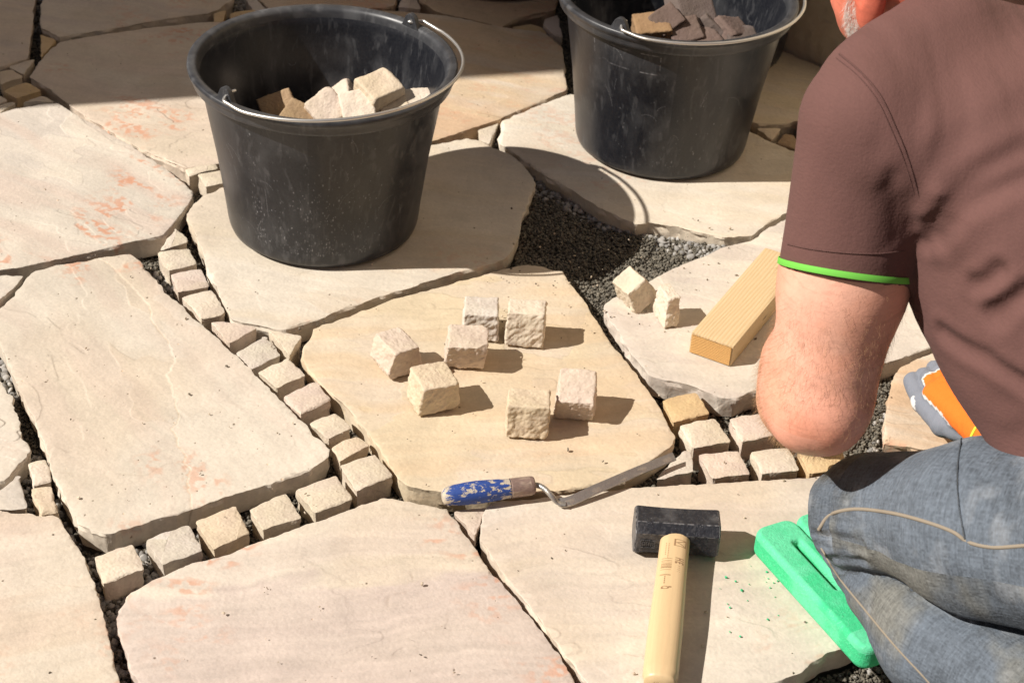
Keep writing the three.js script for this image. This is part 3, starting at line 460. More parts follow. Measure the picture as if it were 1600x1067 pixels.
const ironTex = makeTex(512, 512, (u, v, o) => {
  const d = 0.9 * ss(0.42, 0.75, fb(u * 9, v * 9, 5)) + 0.5 * ss(0.5, 0.8, fb(u * 60, v * 60, 3)), s = ss(0.86, 0.96, n2(u * 190, v * 190)) * ss(0.4, 0.6, fb(u * 14, v * 14, 2)), eg = Math.max(ss(0.288, 0.305, Math.abs(u - 0.5)), 1 - ss(0.002, 0.006, Math.abs(v - 0.168)), (1 - ss(0.002, 0.006, Math.abs(v - 0.083))) * 0.7) * ss(0.35, 0.65, fb(u * 40, v * 60, 3)), t = Math.min(1, 0.17 * d + 0.55 * s + 0.5 * eg);
  o[0] = mix(0.024, 0.34, t); o[1] = mix(0.025, 0.33, t); o[2] = mix(0.031, 0.33, t); o[3] = fb(u * 50, v * 50, 3);
});
const ironMat = new THREE.MeshStandardMaterial({ map: ironTex[0], bumpMap: ironTex[1], bumpScale: 0.0007, roughness: 0.42, metalness: 0.25 });
{
  const e0 = G(990, 830, 0.023), e1 = G(1122, 838, 0.023), o = thing('club_hammer', 'black headed club hammer with pale wooden handle lying on the slab', 'hammer');
  o.position.set((e0.x + e1.x) / 2, 0.002, (e0.z + e1.z) / 2); o.rotation.y = -Math.atan2(e1.z - e0.z, e1.x - e0.x);
  const s = 0.0245, c = 0.0105, L = 0.104, sh = new THREE.Shape();
  [[-s + c, -s], [s - c, -s], [s, -s + c], [s, s - c], [s - c, s], [-s + c, s], [-s, s - c], [-s, -s + c]].forEach(([x, y], i) => i ? sh.lineTo(x, y) : sh.moveTo(x, y));
  const g = new THREE.ExtrudeGeometry(sh, { depth: L - 0.008, bevelEnabled: true, bevelSize: 0.0028, bevelOffset: -0.0028, bevelThickness: 0.004, bevelSegments: 4, steps: 10 }).translate(0, 0, -(L - 0.008) / 2).rotateY(Math.PI / 2);
  const p = g.attributes.position, uv = g.attributes.uv; for (let i = 0; i < p.count; i++) { const x = p.getX(i) / (L / 2), m = 1 + 0.05 * x * x; p.setY(i, p.getY(i) * m + s * 1.03); p.setZ(i, p.getZ(i) * m); uv.setXY(i, p.getX(i) * 6 + 0.5, Math.atan2(p.getY(i) - s, p.getZ(i)) * 0.16 + (Math.abs(x) > 0.97 ? Math.hypot(p.getY(i) - s, p.getZ(i)) * 8 : 0)); }
  g.computeVertexNormals(); const head = mesh('head', g, ironMat, o);
  { // stamped frame on the front facet
    const bars = []; const bx = (x, y, w, h) => bars.push(new THREE.BoxGeometry(w, h, 0.0008).translate(x, y, 0));
    bx(0, 0.0055, 0.018, 0.0012); bx(0, -0.0055, 0.018, 0.0012); bx(-0.0085, 0, 0.0012, 0.0098); bx(0.0085, 0, 0.0012, 0.0098);
    for (const [x, w] of [[-0.0052, 0.0028], [0, 0.0028], [0.0052, 0.0028]]) { bx(x - w / 2, 0, 0.0009, 0.006); bx(x + w / 2, 0, 0.0009, 0.006); bx(x, 0.0026, w - 0.001, 0.0009); bx(x, -0.0003, w - 0.001, 0.0009); }
    const m = mesh('stamp', mergeGeometries(bars), ironMat, head); m.position.set(-0.036, s * 1.03 - 0.001, s * 1.045 + 0.0003);
  }
  const cv = document.createElement('canvas'); cv.width = 1024; cv.height = 256; const x = cv.getContext('2d');
  x.fillStyle = '#fff'; x.fillRect(0, 0, 1024, 256);
  x.fillStyle = '#4a2c12'; x.strokeStyle = '#4a2c12'; x.lineWidth = 3.5;
  // print runs along the handle; v = 0.5 is the upper side
  x.strokeRect(170, 128, 42, 30); x.beginPath(); x.moveTo(173, 155); x.lineTo(191, 132); x.lineTo(208, 155); x.stroke();
  x.font = 'bold 34px sans-serif'; x.fillText('HE', 286, 156); x.font = '11px sans-serif'; x.fillText('A  A  B  C', 338, 146);
  for (let i = 0; i < 7; i++) x.fillRect(196 + i * 12, 106, 8, 2); for (let i = 0; i < 9; i++) x.fillRect(200 + i * 11, 114, 7, 2);
  for (let i = 0; i < 26; i++) if (LAT[i * 7 + 3] > 0.35) x.fillRect(300 + i * 4.6, 96, 1.6 + 2 * LAT[i * 5], 30);
  x.font = '10px sans-serif'; for (let i = 0; i < 4; i++) x.fillRect(418 + i * 13, 112, 9, 3); 
  x.beginPath(); x.arc(492, 116, 8, 0, 6.3); x.stroke(); x.fillRect(482, 124, 8, 6); x.fillRect(492, 106, 9, 7);
  const im = x.getImageData(0, 0, 1024, 256).data;
  const ashTex = makeTex(1024, 256, (u, v, o) => {
    const f = fb(u * 5, v * 60, 3), g = fb(u * 60, v * 240, 2), k = 0.92 + 0.14 * f + 0.06 * (g - 0.5), i = ((255 - Math.floor(v * 256)) * 1024 + Math.floor(u * 1024)) * 4, ink = 1 - (1 - im[i + 1] / 255) * 0.95;
    o[0] = 0.66 * k * mix(0.25, 1, ink); o[1] = 0.475 * k * mix(0.15, 1, ink); o[2] = 0.265 * k * mix(0.1, 1, ink); o[3] = 0.5 + 0.3 * (f - 0.5);
  });
  const far = G(1031, 1067, 0.02), hl = 0.27, dx = far.x - o.position.x, dz = far.z - o.position.z, N = 40, M = 28, pos = [], uvs = [], idx = [];
  for (let i = 0; i <= N; i++) for (let j = 0; j <= M; j++) {
    const t = i / N, a = j / M * Math.PI * 2 - Math.PI / 2, z = -0.012 + t * hl, sw = ss(0.25, 0.75, t);
    let rx = mix(0.0182, 0.0202, sw), ry = mix(0.0135, 0.0155, sw); if (t > 0.97) { rx *= 0.88; ry *= 0.88; } if (t < 0.06) { rx *= 0.92; ry *= 0.92; }
    const pw = 0.82, cx = Math.cos(a), cy = Math.sin(a);
    pos.push(Math.sign(cx) * Math.abs(cx) ** pw * rx, 0.029 - 0.011 * t + Math.sign(cy) * Math.abs(cy) ** pw * ry, z); uvs.push(t, j / M);
  }
  for (let i = 0; i < N; i++) for (let j = 0; j < M; j++) { const a = i * (M + 1) + j; idx.push(a, a + 1, a + M + 1, a + 1, a + M + 2, a + M + 1); }
  for (const e of [0, N]) { const c = pos.length / 3; pos.push(0, e ? 0.018 : 0.029, e ? hl - 0.012 : -0.012); uvs.push(0.02, 0.5); for (let j = 0; j < M; j++) { const a = e * (M + 1) + j; e ? idx.push(a, a + 1, c) : idx.push(a + 1, a, c); } }
  const hg = geoFrom(pos, idx, uvs); hg.computeVertexNormals();
  const hm = mesh('handle', hg, new THREE.MeshPhysicalMaterial({ map: ashTex[0], bumpMap: ashTex[1], bumpScale: 0.0003, roughness: 0.45, clearcoat: 0.25, clearcoatRoughness: 0.35 }), o);
  hm.rotation.y = Math.atan2(dx, dz) - o.rotation.y;
}
{
  const h0 = G(690, 777, 0.017), h1 = G(836, 759, 0.019), o = thing('jointing_trowel', 'narrow bent jointing trowel with worn blue wooden handle', 'trowel'); o.position.set(h0.x, 0, h0.z);
  const P = (px, py, y) => G(px, py, y).sub(o.position), ax = h1.clone().sub(h0), L = ax.length() * 0.99; ax.normalize();
  const put = (m) => { m.quaternion.setFromUnitVectors(V(0, 1, 0), ax); m.position.set(0, h0.y + 0.001, 0); return m; };
  const paint = makeTex(512, 256, (u, v, o2) => {
    const w = fb(u * 26, v * 14, 5) * 0.8 + 0.1 + 0.30 * ss(0.2, 0.0, v) + 0.25 * ss(0.80, 1, v) + 0.13 * ss(0.13, 0.03, Math.abs(((u + 0.02) % 1) - 0.30)), m = ss(0.62, 0.68, w + 0.36 * (fb(u * 120, v * 70, 2) - 0.5)), k = 0.85 + 0.3 * fb(u * 30, v * 20, 3);
    o2[0] = mix(0.02, 0.50, m) * k; o2[1] = mix(0.06, 0.43, m) * k; o2[2] = mix(0.26, 0.33, m) * k; o2[3] = 0.6 - 0.3 * m + 0.2 * fb(u * 50, v * 40, 2);
  });
  const prof = [[0, 0], [0.006, 0.0004], [0.0095, 0.002], [0.0115, 0.006], [0.013, 0.015], [0.0142, 0.03], [0.0148, 0.045], [0.0142, 0.06], [0.0132, 0.075], [0.0124, L - 0.033], [0.0120, L - 0.031], [0.0001, L - 0.031]];
  const pl = prof.map((p) => new THREE.Vector2(...p)), g = new THREE.LatheGeometry(pl, 40), uv = g.attributes.uv, gp = g.attributes.position; for (let i = 0; i < uv.count; i++) uv.setXY(i, uv.getX(i), gp.getY(i) / (L - 0.03));
  put(mesh('handle', g, new THREE.MeshStandardMaterial({ map: paint[0], bumpMap: paint[1], bumpScale: 0.0006, roughness: 0.6 }), o));
  const rust = makeTex(128, 128, (u, v, q) => { const t = ss(0.4, 0.7, fb(u * 6, v * 6, 4)), k = 0.8 + 0.4 * n2(u * 60, v * 60); q[0] = mix(0.24, 0.42, t) * k; q[1] = mix(0.165, 0.33, t) * k; q[2] = mix(0.14, 0.25, t) * k; q[3] = t; });
  put(mesh('ferrule', new THREE.LatheGeometry([[0.0001, L - 0.0312], [0.0126, L - 0.0312], [0.0128, L - 0.03], [0.0124, L - 0.006], [0.0118, L - 0.002], [0.0105, L], [0.0001, L]].map((p) => new THREE.Vector2(...p)), 36), new THREE.MeshStandardMaterial({ map: rust[0], bumpMap: rust[1], bumpScale: 0.0006, roughness: 0.55, metalness: 0.2 }), o));
  const steelTex = makeTex(256, 128, (u, v, q) => { const d = ss(0.45, 0.75, fb(u * 8, v * 6, 4)), k = 0.9 + 0.2 * n2(u * 120, v * 14); q[0] = mix(0.36, 0.50, d) * k; q[1] = mix(0.345, 0.46, d) * k; q[2] = mix(0.33, 0.40, d) * k; q[3] = 0.5 * d + 0.3 * n2(u * 100, v * 10); });
  const steel = new THREE.MeshStandardMaterial({ map: steelTex[0], bumpMap: steelTex[1], bumpScale: 0.0003, metalness: 0.75, roughness: 0.42 });
  const cv = new THREE.CatmullRomCurve3([P(828, 760, 0.02), P(838, 758, 0.021), P(850, 763, 0.021), P(862, 775, 0.016), P(871, 784, 0.0085), P(884, 786, 0.0075)]), N = 40, M = 12, pos = [], uvs = [], idx = [], fr = cv.computeFrenetFrames(N);
  for (let i = 0; i <= N; i++) for (let j = 0; j < M; j++) { const t = i / N, c = cv.getPointAt(t), T = cv.getTangentAt(t), s = V(0, 1, 0).cross(T).normalize(), u = T.clone().cross(s), a = j / M * 6.283, w = mix(0.0036, 0.0062, ss(0.5, 1, t)), hh = mix(0.0036, 0.0014, ss(0.6, 1, t)); c.addScaledVector(s, Math.cos(a) * w).addScaledVector(u, Math.sin(a) * hh); pos.push(c.x, c.y, c.z); uvs.push(t, j / M); }
  for (let i = 0; i < N; i++) for (let j = 0; j < M; j++) { const a = i * M + j, b = i * M + (j + 1) % M; idx.push(a, b, a + M, b, b + M, a + M); }
  const tg = geoFrom(pos, idx, uvs); tg.computeVertexNormals(); mesh('tang', tg, steel, o);
  const bc = new THREE.CatmullRomCurve3([P(872, 785, 0.008), P(884, 785, 0.0078), P(930, 765, 0.012), P(990, 739, 0.015), P(1054, 713, 0.017)]), bp = [], bu = [], bi = [], K = 40;
  for (let i = 0; i <= K; i++) { const t = i / K, c = bc.getPointAt(t), T = bc.getTangentAt(t), s = V(0, 1, 0).cross(T).normalize(), w = mix(0.0062, 0.0056, t) * (i === 0 ? 0.7 : 1), u = T.clone().cross(s).multiplyScalar(0.0008); s.addScaledVector(V(0, 1, 0), 0.55).normalize(); for (const [a, b] of [[-1, -1], [1, -1], [1, 1], [-1, 1]]) { const q = c.clone().addScaledVector(s, a * w).addScaledVector(u, b); bp.push(q.x, q.y, q.z); bu.push(t * 1.6, a * 0.25 + 0.5); } }
  for (let i = 0; i < K; i++) for (let j = 0; j < 4; j++) { const a = i * 4 + j, b = i * 4 + (j + 1) % 4; bi.push(a, b, a + 4, b, b + 4, a + 4); }
  bi.push(0, 1, 2, 0, 2, 3, K * 4, K * 4 + 2, K * 4 + 1, K * 4, K * 4 + 3, K * 4 + 2);
  const bg = geoFrom(bp, bi, bu).toNonIndexed(); bg.computeVertexNormals(); mesh('blade', bg, steel, o);
}
{
  const foamTex = makeTex(512, 512, (u, v, o) => { const a = n2(u * 190, v * 190), b = fb(u * 60, v * 60, 3), k = 0.86 + 0.28 * b, w = a > 0.8 ? 0.35 : 0; const q = ss(0.4, 0.62, fb(u * 3 + 2, v * 3, 4)); o[0] = mix(mix(0.045, 0.11, q), 0.22, w) * k; o[1] = mix(mix(0.53, 0.59, q), 0.66, w) * k; o[2] = mix(mix(0.225, 0.315, q), 0.42, w) * k; o[3] = 0.5 * a + 0.5 * b; });
  for (const t of foamTex) t.repeat.set(5, 5);
  const foam = new THREE.MeshStandardMaterial({ map: foamTex[0], bumpMap: foamTex[1], bumpScale: 0.0008, roughness: 0.95 });
  const a = G(1174, 832, 0.03), b = G(1347, 1042, 0.014), o = thing('kneeling_pad', 'bright green foam kneeling pad with a hand slot under the knee', 'kneeling pad'); o.position.set(a.x, 0.002, a.z);
  const W = Math.hypot(b.x - a.x, b.z - a.z); o.rotation.y = Math.atan2(b.x - a.x, b.z - a.z) ;
  // local z runs along the near edge, local x away under the knee
  const ext = (s, d) => new THREE.ExtrudeGeometry(s, { depth: d, bevelEnabled: true, bevelSize: 0.006, bevelThickness: 0.009, bevelSegments: 5, curveSegments: 14 }).rotateX(Math.PI / 2).translate(0, d + 0.009, 0);
  const rr = (x0, y0, x1, y1, r, s) => { s.moveTo(x0 + r, y0); s.lineTo(x1 - r, y0); s.quadraticCurveTo(x1, y0, x1, y0 + r); s.lineTo(x1, y1 - r); s.quadraticCurveTo(x1, y1, x1 - r, y1); s.lineTo(x0 + r, y1); s.quadraticCurveTo(x0, y1, x0, y1 - r); s.lineTo(x0, y0 + r); s.quadraticCurveTo(x0, y0, x0 + r, y0); };
  const s1 = new THREE.Shape(); rr(0.006, 0.006, 0.0535, W - 0.006, 0.012, s1); const hole = new THREE.Path(); rr(0.0275, 0.036, 0.0475, 0.138, 0.0098, hole); s1.holes.push(hole);
  const s2 = new THREE.Shape(); rr(0.067, 0.007, 0.36, W - 0.007, 0.010, s2);
  mesh('grip_strip', ext(s1, 0.017), foam, o); mesh('cushion', ext(s2, 0.0165), foam, o);
}

// ---------------------------------------------------------------- the kneeling man
function surf(f, lo, hi, cell) {
  const n = [0, 1, 2].map((k) => Math.ceil((hi[k] - lo[k]) / cell) + 1), [nx, ny, nz] = n, F = new Float32Array(nx * ny * nz);
  for (let k = 0, m = 0; k < nz; k++) for (let j = 0; j < ny; j++) for (let i = 0; i < nx; i++, m++) F[m] = f(lo[0] + i * cell, lo[1] + j * cell, lo[2] + k * cell);
  const id = new Int32Array(nx * ny * nz).fill(-1), pos = [], idx = [], E = [[0, 1], [2, 3], [4, 5], [6, 7], [0, 2], [1, 3], [4, 6], [5, 7], [0, 4], [1, 5], [2, 6], [3, 7]];
  const at = (i, j, k) => i + nx * (j + ny * k);
  for (let k = 0; k < nz - 1; k++) for (let j = 0; j < ny - 1; j++) for (let i = 0; i < nx - 1; i++) {
    let s = 0; const v = []; for (let c = 0; c < 8; c++) { const q = F[at(i + (c & 1), j + (c >> 1 & 1), k + (c >> 2))]; v.push(q); if (q < 0) s++; }
    if (s === 0 || s === 8) continue;
    let x = 0, y = 0, z = 0, m = 0;
    for (const [a, b] of E) if ((v[a] < 0) !== (v[b] < 0)) { const t = v[a] / (v[a] - v[b]); x += (a & 1) + t * ((b & 1) - (a & 1)); y += (a >> 1 & 1) + t * ((b >> 1 & 1) - (a >> 1 & 1)); z += (a >> 2) + t * ((b >> 2) - (a >> 2)); m++; }
    id[at(i, j, k)] = pos.length / 3; pos.push(lo[0] + (i + x / m) * cell, lo[1] + (j + y / m) * cell, lo[2] + (k + z / m) * cell);
  }
  const quad = (a, b, c, d, flip) => { if (a < 0 || b < 0 || c < 0 || d < 0) return; flip ? idx.push(a, c, b, a, d, c) : idx.push(a, b, c, a, c, d); };
  for (let k = 1; k < nz - 1; k++) for (let j = 1; j < ny - 1; j++) for (let i = 1; i < nx - 1; i++) {
    const m = at(i, j, k), s = F[m] < 0;
    if (s !== F[m + 1] < 0) quad(id[at(i, j - 1, k - 1)], id[at(i, j, k - 1)], id[m], id[at(i, j - 1, k)], !s);
    if (s !== F[m + nx] < 0) quad(id[at(i - 1, j, k - 1)], id[at(i - 1, j, k)], id[m], id[at(i, j, k - 1)], !s);
    if (s !== F[m + nx * ny] < 0) quad(id[at(i - 1, j - 1, k)], id[at(i, j - 1, k)], id[m], id[at(i - 1, j, k)], !s);
  }
  const nor = [], e = cell * 0.4;
  for (let i = 0; i < pos.length; i += 3) { const x = pos[i], y = pos[i + 1], z = pos[i + 2]; let a = f(x + e, y, z) - f(x - e, y, z), b = f(x, y + e, z) - f(x, y - e, z), c = f(x, y, z + e) - f(x, y, z - e); const l = Math.hypot(a, b, c) || 1; nor.push(a / l, b / l, c / l); }
  return { pos, idx, nor };
}
function sdfGeo(S, uvf, colf) {
  const uv = [], col = []; for (let i = 0; i < S.pos.length; i += 3) { uv.push(...uvf(S.pos[i], S.pos[i + 1], S.pos[i + 2])); if (colf) col.push(...colf(S.pos[i], S.pos[i + 1], S.pos[i + 2], S.nor[i + 1])); }
  const g = geoFrom(S.pos, S.idx, uv, colf ? col : null); g.setAttribute('normal', new THREE.Float32BufferAttribute(S.nor, 3)); return g;
}
function cap(a, b, ra, rb) {
  const ax = a.x, ay = a.y, az = a.z, bx = b.x - ax, by = b.y - ay, bz = b.z - az, L = bx * bx + by * by + bz * bz;
  return (x, y, z) => { const px = x - ax, py = y - ay, pz = z - az; let h = (px * bx + py * by + pz * bz) / L; h = h < 0 ? 0 : h > 1 ? 1 : h; const dx = px - bx * h, dy = py - by * h, dz = pz - bz * h; return Math.sqrt(dx * dx + dy * dy + dz * dz) - (ra + (rb - ra) * h); };
}
function ell(c, X, Y, Z, rx, ry, rz) {
  const m = Math.min(rx, ry, rz);
  return (x, y, z) => { const px = x - c.x, py = y - c.y, pz = z - c.z, a = (px * X.x + py * X.y + pz * X.z) / rx, b = (px * Y.x + py * Y.y + pz * Y.z) / ry, d = (px * Z.x + py * Z.y + pz * Z.z) / rz, k = Math.sqrt(a * a + b * b + d * d), g = Math.sqrt(a * a / rx / rx + b * b / ry / ry + d * d / rz / rz); return g > 1e-6 ? k * (k - 1) / g : -m; };
}
const smin = (a, b, k) => { const h = Math.max(k - Math.abs(a - b), 0) / k; return Math.min(a, b) - h * h * k * 0.25; };
const smax = (a, b, k) => -smin(-a, -b, k);
const lerp = (a, b, t) => a.clone().lerp(b, t);
function hitPx(f, px, py, lift = 0) { const d = dirOf(px, py), o = V(0, CAMH, 0); let t = 1.2; for (let i = 0; i < 200; i++) { const v = f(o.x + d.x * t, o.y + d.y * t, o.z + d.z * t); if (v < 0.0004) return o.addScaledVector(d, t - lift); t += v * 0.6; if (t > 3) break; } return null; }

const J = {
  SL: A(1352, 190, 1.875), hem: A(1324, 431, 1.935), EL: A(1281, 632, 1.985), WL: A(1286, 640, 2.23),
  knee: A(1363, 802, 2.10), thighM: A(1545, 828, 1.98), hipL: A(1800, 862, 1.88), calf0: A(1368, 876, 2.13), calfM: A(1476, 996, 2.04), ankle: A(1700, 1140, 1.93),
  head: A(1418, -75, 2.05), neckB: A(1455, -40, 2.06),
};
const fw = V(-0.76, 0, -0.65).normalize(), rt = V(0.65, 0, -0.76).normalize(), up = V(0, 1, 0);
J.SR = J.SL.clone().addScaledVector(rt, 0.38); J.pelvis = J.hipL.clone().addScaledVector(rt, 0.15).addScaledVector(up, 0.03);
J.chest = lerp(J.SL, J.SR, 0.5).addScaledVector(up, 0.012).addScaledVector(fw, 0.01);
J.hipR = J.hipL.clone().addScaledVector(rt, 0.28); J.kneeR = J.hipR.clone().addScaledVector(fw, 0.30).add(V(0.10, -0.1, 0.05)); J.ankleR = J.kneeR.clone().addScaledVector(fw, -0.36); J.kneeR.y = 0.09; J.ankleR.y = 0.06;
J.WR = G(1560, 676, 0.087); J.ER = lerp(J.SR, J.WR, 0.52).add(V(0.10, 0.02, 0.02));
const spine = J.chest.clone().sub(J.pelvis), SLn = spine.length(), sa = spine.clone().normalize(), sb = rt.clone().addScaledVector(sa, -rt.dot(sa)).normalize(); let sc = new THREE.Vector3().crossVectors(sb, sa); if (sc.y < 0) sc.negate();   // sc: out of the back
const tab = (s, arr) => { const n = arr.length - 1, t = Math.max(0, Math.min(1, s)) * n, i = Math.min(n - 1, Math.floor(t)); const f = t - i; return arr[i] + (arr[i + 1] - arr[i]) * f * f * (3 - 2 * f); };
function torso(grow, W, D, bow = 0.03) {
  return (x, y, z) => {
    const px = x - J.pelvis.x, py = y - J.pelvis.y, pz = z - J.pelvis.z; let s = (px * sa.x + py * sa.y + pz * sa.z), b = px * sb.x + py * sb.y + pz * sb.z, c = px * sc.x + py * sc.y + pz * sc.z;
    const t = s / SLn; c -= bow * Math.sin(Math.PI * Math.max(0, Math.min(1, t)));
    const w = tab(t, W) + grow, d = tab(t, D) + grow; const k = Math.sqrt((b / w) ** 2 + (c / d) ** 2), e = (k - 1) * d * 0.9;
    const ends = Math.max(-s - 0.08, s - SLn - 0.03); return smax(e, ends, 0.08);
  };
}
const TW = [0.165, 0.16, 0.165, 0.18, 0.19, 0.13], TD = [0.12, 0.115, 0.115, 0.118, 0.105, 0.07];
const arm = (() => {
  const m1 = A(1319, 440, 1.937), m2 = A(1283, 606, 1.976), a = cap(J.SL, m1, 0.058, 0.0645), a2 = cap(m1, m2, 0.0645, 0.0592), f1 = cap(J.EL, lerp(J.EL, J.WL, 0.32), 0.0465, 0.050), f2 = cap(lerp(J.EL, J.WL, 0.3), J.WL, 0.050, 0.030), el = cap(A(1260, 656, 1.965), A(1288, 658, 1.965), 0.030, 0.030), bul = cap(A(1246, 560, 2.02), A(1242, 620, 2.035), 0.036, 0.036);
  return (x, y, z) => smin(smin(smin(smin(a(x, y, z), a2(x, y, z), 0.03), smin(f1(x, y, z), f2(x, y, z), 0.02), 0.03), el(x, y, z), 0.035), bul(x, y, z), 0.05);
})();
const armR = (() => { const a = cap(J.SR, J.ER, 0.052, 0.042), b = cap(J.ER, J.WR, 0.045, 0.03); return (x, y, z) => smin(a(x, y, z), b(x, y, z), 0.025); })();
// head: hf forward, hd towards the chin, hl out of the left ear
const hd = V(0.25, -0.92, -0.05).normalize(), hf0 = V(-0.6, -0.38, -0.70), hf = hf0.addScaledVector(hd, -hf0.dot(hd)).normalize(), hl = new THREE.Vector3().crossVectors(hd, hf); if (hl.z < 0) hl.negate();
const HP = (f, d, l) => J.head.clone().addScaledVector(hf, f).addScaledVector(hd, d).addScaledVector(hl, l);
const headF = (() => {
  const sk = ell(HP(-0.015, -0.02, 0), hf, hd, hl, 0.102, 0.095, 0.078), jaw = ell(HP(0.03, 0.06, 0), hf, hd, hl, 0.066, 0.064, 0.062), chin = ell(HP(0.068, 0.1, 0), hf, hd, hl, 0.026, 0.022, 0.028), nose = cap(HP(0.088, 0.0, 0), HP(0.108, 0.036, 0), 0.009, 0.014), brow = cap(HP(0.082, -0.015, -0.03), HP(0.082, -0.015, 0.03), 0.012, 0.012), lipA = cap(HP(0.088, 0.066, -0.02), HP(0.088, 0.066, 0.02), 0.007, 0.007), eyes = [-1, 1].map((s) => ell(HP(0.088, 0.006, s * 0.031), hf, hd, hl, 0.012, 0.012, 0.016)), neck = cap(HP(-0.03, 0.06, 0), J.neckB.clone().addScaledVector(up, -0.02), 0.058, 0.064);
  const earB = ell(HP(-0.014, 0.004, 0.086), hf, hd, hl, 0.021, 0.036, 0.012), conch = ell(HP(-0.006, 0.002, 0.099), hf, hd, hl, 0.0095, 0.016, 0.008), lobe = ell(HP(-0.006, 0.038, 0.085), hf, hd, hl, 0.0125, 0.016, 0.009), earR = ell(HP(-0.012, 0.018, -0.078), hf, hd, hl, 0.02, 0.034, 0.009);
  return (x, y, z) => {
    let d = smin(smin(sk(x, y, z), jaw(x, y, z), 0.03), chin(x, y, z), 0.03); d = smax(d, -eyes[0](x, y, z), 0.012); d = smax(d, -eyes[1](x, y, z), 0.012);
    d = smin(smin(d, nose(x, y, z), 0.012), smin(brow(x, y, z), lipA(x, y, z), 0.004), 0.016); d = smin(d, neck(x, y, z), 0.03);
    let e = smin(earB(x, y, z), lobe(x, y, z), 0.008); e = smax(e, -conch(x, y, z), 0.005); d = smin(d, e, 0.006); return smin(d, earR(x, y, z), 0.006);
  };
})();
const thigh = (() => { const a = cap(J.knee, J.thighM, 0.069, 0.092), b = cap(J.thighM, J.hipL, 0.092, 0.115), k = cap(J.knee.clone().addScaledVector(up, -0.012), J.calf0, 0.062, 0.058); return (x, y, z) => smin(smin(a(x, y, z), b(x, y, z), 0.04), k(x, y, z), 0.03); })();
const calf = (() => { const a = cap(J.calf0, J.calfM, 0.058, 0.066), b = cap(J.calfM, J.ankle, 0.067, 0.068); return (x, y, z) => smin(a(x, y, z), b(x, y, z), 0.03); })();
const legR = (() => { const a = cap(J.hipR, J.kneeR, 0.105, 0.07), b = cap(J.kneeR, J.ankleR, 0.06, 0.048); return (x, y, z) => smin(a(x, y, z), b(x, y, z), 0.015); })();
const pelv = ell(J.pelvis, sa, sb, sc, 0.14, 0.175, 0.14);
const man = new THREE.Group(); man.name = 'person'; scene.add(man); man.userData = { label: 'kneeling person in brown t-shirt, faded jeans and orange glove, bending to the left', category: 'person' };

const skinTex = makeTex(512, 512, (u, v, o) => { const a = fb(u * 6, v * 6, 4), b = fb(u * 40, v * 40, 3), h = fb(u * 24 + 3 * a, v * 110, 3), f = n2(u * 200, v * 200), r = ss(0.35, 0.7, a), k = 0.9 + 0.14 * b + 0.07 * (f - 0.5) - 0.10 * ss(0.55, 0.75, h); o[0] = mix(0.83, 0.80, r) * k; o[1] = mix(0.44, 0.385, r) * k; o[2] = mix(0.32, 0.265, r) * k; o[3] = 0.5 * b + 0.3 * f + 0.2 * h; });
const skin = new THREE.MeshPhysicalMaterial({ map: skinTex[0], bumpMap: skinTex[1], bumpScale: 0.0003, roughness: 0.5, sheen: 0.2, sheenRoughness: 0.5, vertexColors: true });
{
  const core = torso(-0.012, TW, TD), S = (x, y, z) => smin(smin(core(x, y, z), arm(x, y, z), 0.03), armR(x, y, z), 0.03);
  const pts = [J.SL, J.SR, J.EL, J.WL, J.WR, J.ER, J.pelvis, J.chest], lo = [0, 1, 2].map((k) => Math.min(...pts.map((p) => p.getComponent(k))) - 0.13), hi = [0, 1, 2].map((k) => Math.max(...pts.map((p) => p.getComponent(k))) + 0.15);
  const tanN = dirOf(1230, 620);
  const redE = J.EL.clone().add(V(-0.005, -0.01, 0.03));
  const col = (x, y, z) => { const e = 1 - ss(0.02, 0.12, Math.hypot(x - redE.x, y - redE.y, z - redE.z)); const tn = ss(0.0, 0.045, (x - J.EL.x) * tanN.x + (y - J.EL.y) * tanN.y + (z - J.EL.z) * tanN.z + 0.012 * n3(x * 30, y * 30, z * 30)) * ss(0.12, 0.0, y - J.EL.y); return [1 - 0.06 * tn, 1 - 0.13 * e - 0.06 * tn, 1 - 0.17 * e - 0.20 * tn]; };
  const uvf = (x, y, z) => [(x + z * 0.5) * 3.4, y * 3.4];
  const b = sdfGeo(surf(S, lo, hi, 0.0085), uvf, col);
  const hlo = [J.head.x - 0.16, J.head.y - 0.2, J.head.z - 0.16], hhi = [J.head.x + 0.19, J.head.y + 0.14, J.head.z + 0.16];
  const h = sdfGeo(surf(headF, hlo, hhi, 0.0042), uvf, (x, y, z) => { const q = V(x, y, z).sub(J.head), er = q.dot(hl) > 0.074 ? 0.82 : 1; return [0.92 * (er * 0.5 + 0.5), 0.5 * er, 0.44 * er]; });
  mesh('body', mergeGeometries([b, h]), skin, man);
  const er = rng(3), white = new THREE.MeshStandardMaterial({ color: 0xe8e4dc, roughness: 0.3 }); for (const s of [-1, 1]) { const m = mesh('eye', new THREE.SphereGeometry(0.0115, 20, 14), white, man); m.position.copy(HP(0.076, 0.006, s * 0.031)); const ir = mesh('iris', new THREE.SphereGeometry(0.0055, 14, 10), new THREE.MeshStandardMaterial({ color: 0x3a2a1c, roughness: 0.2 }), m); ir.position.copy(hf).multiplyScalar(0.0075); }
}
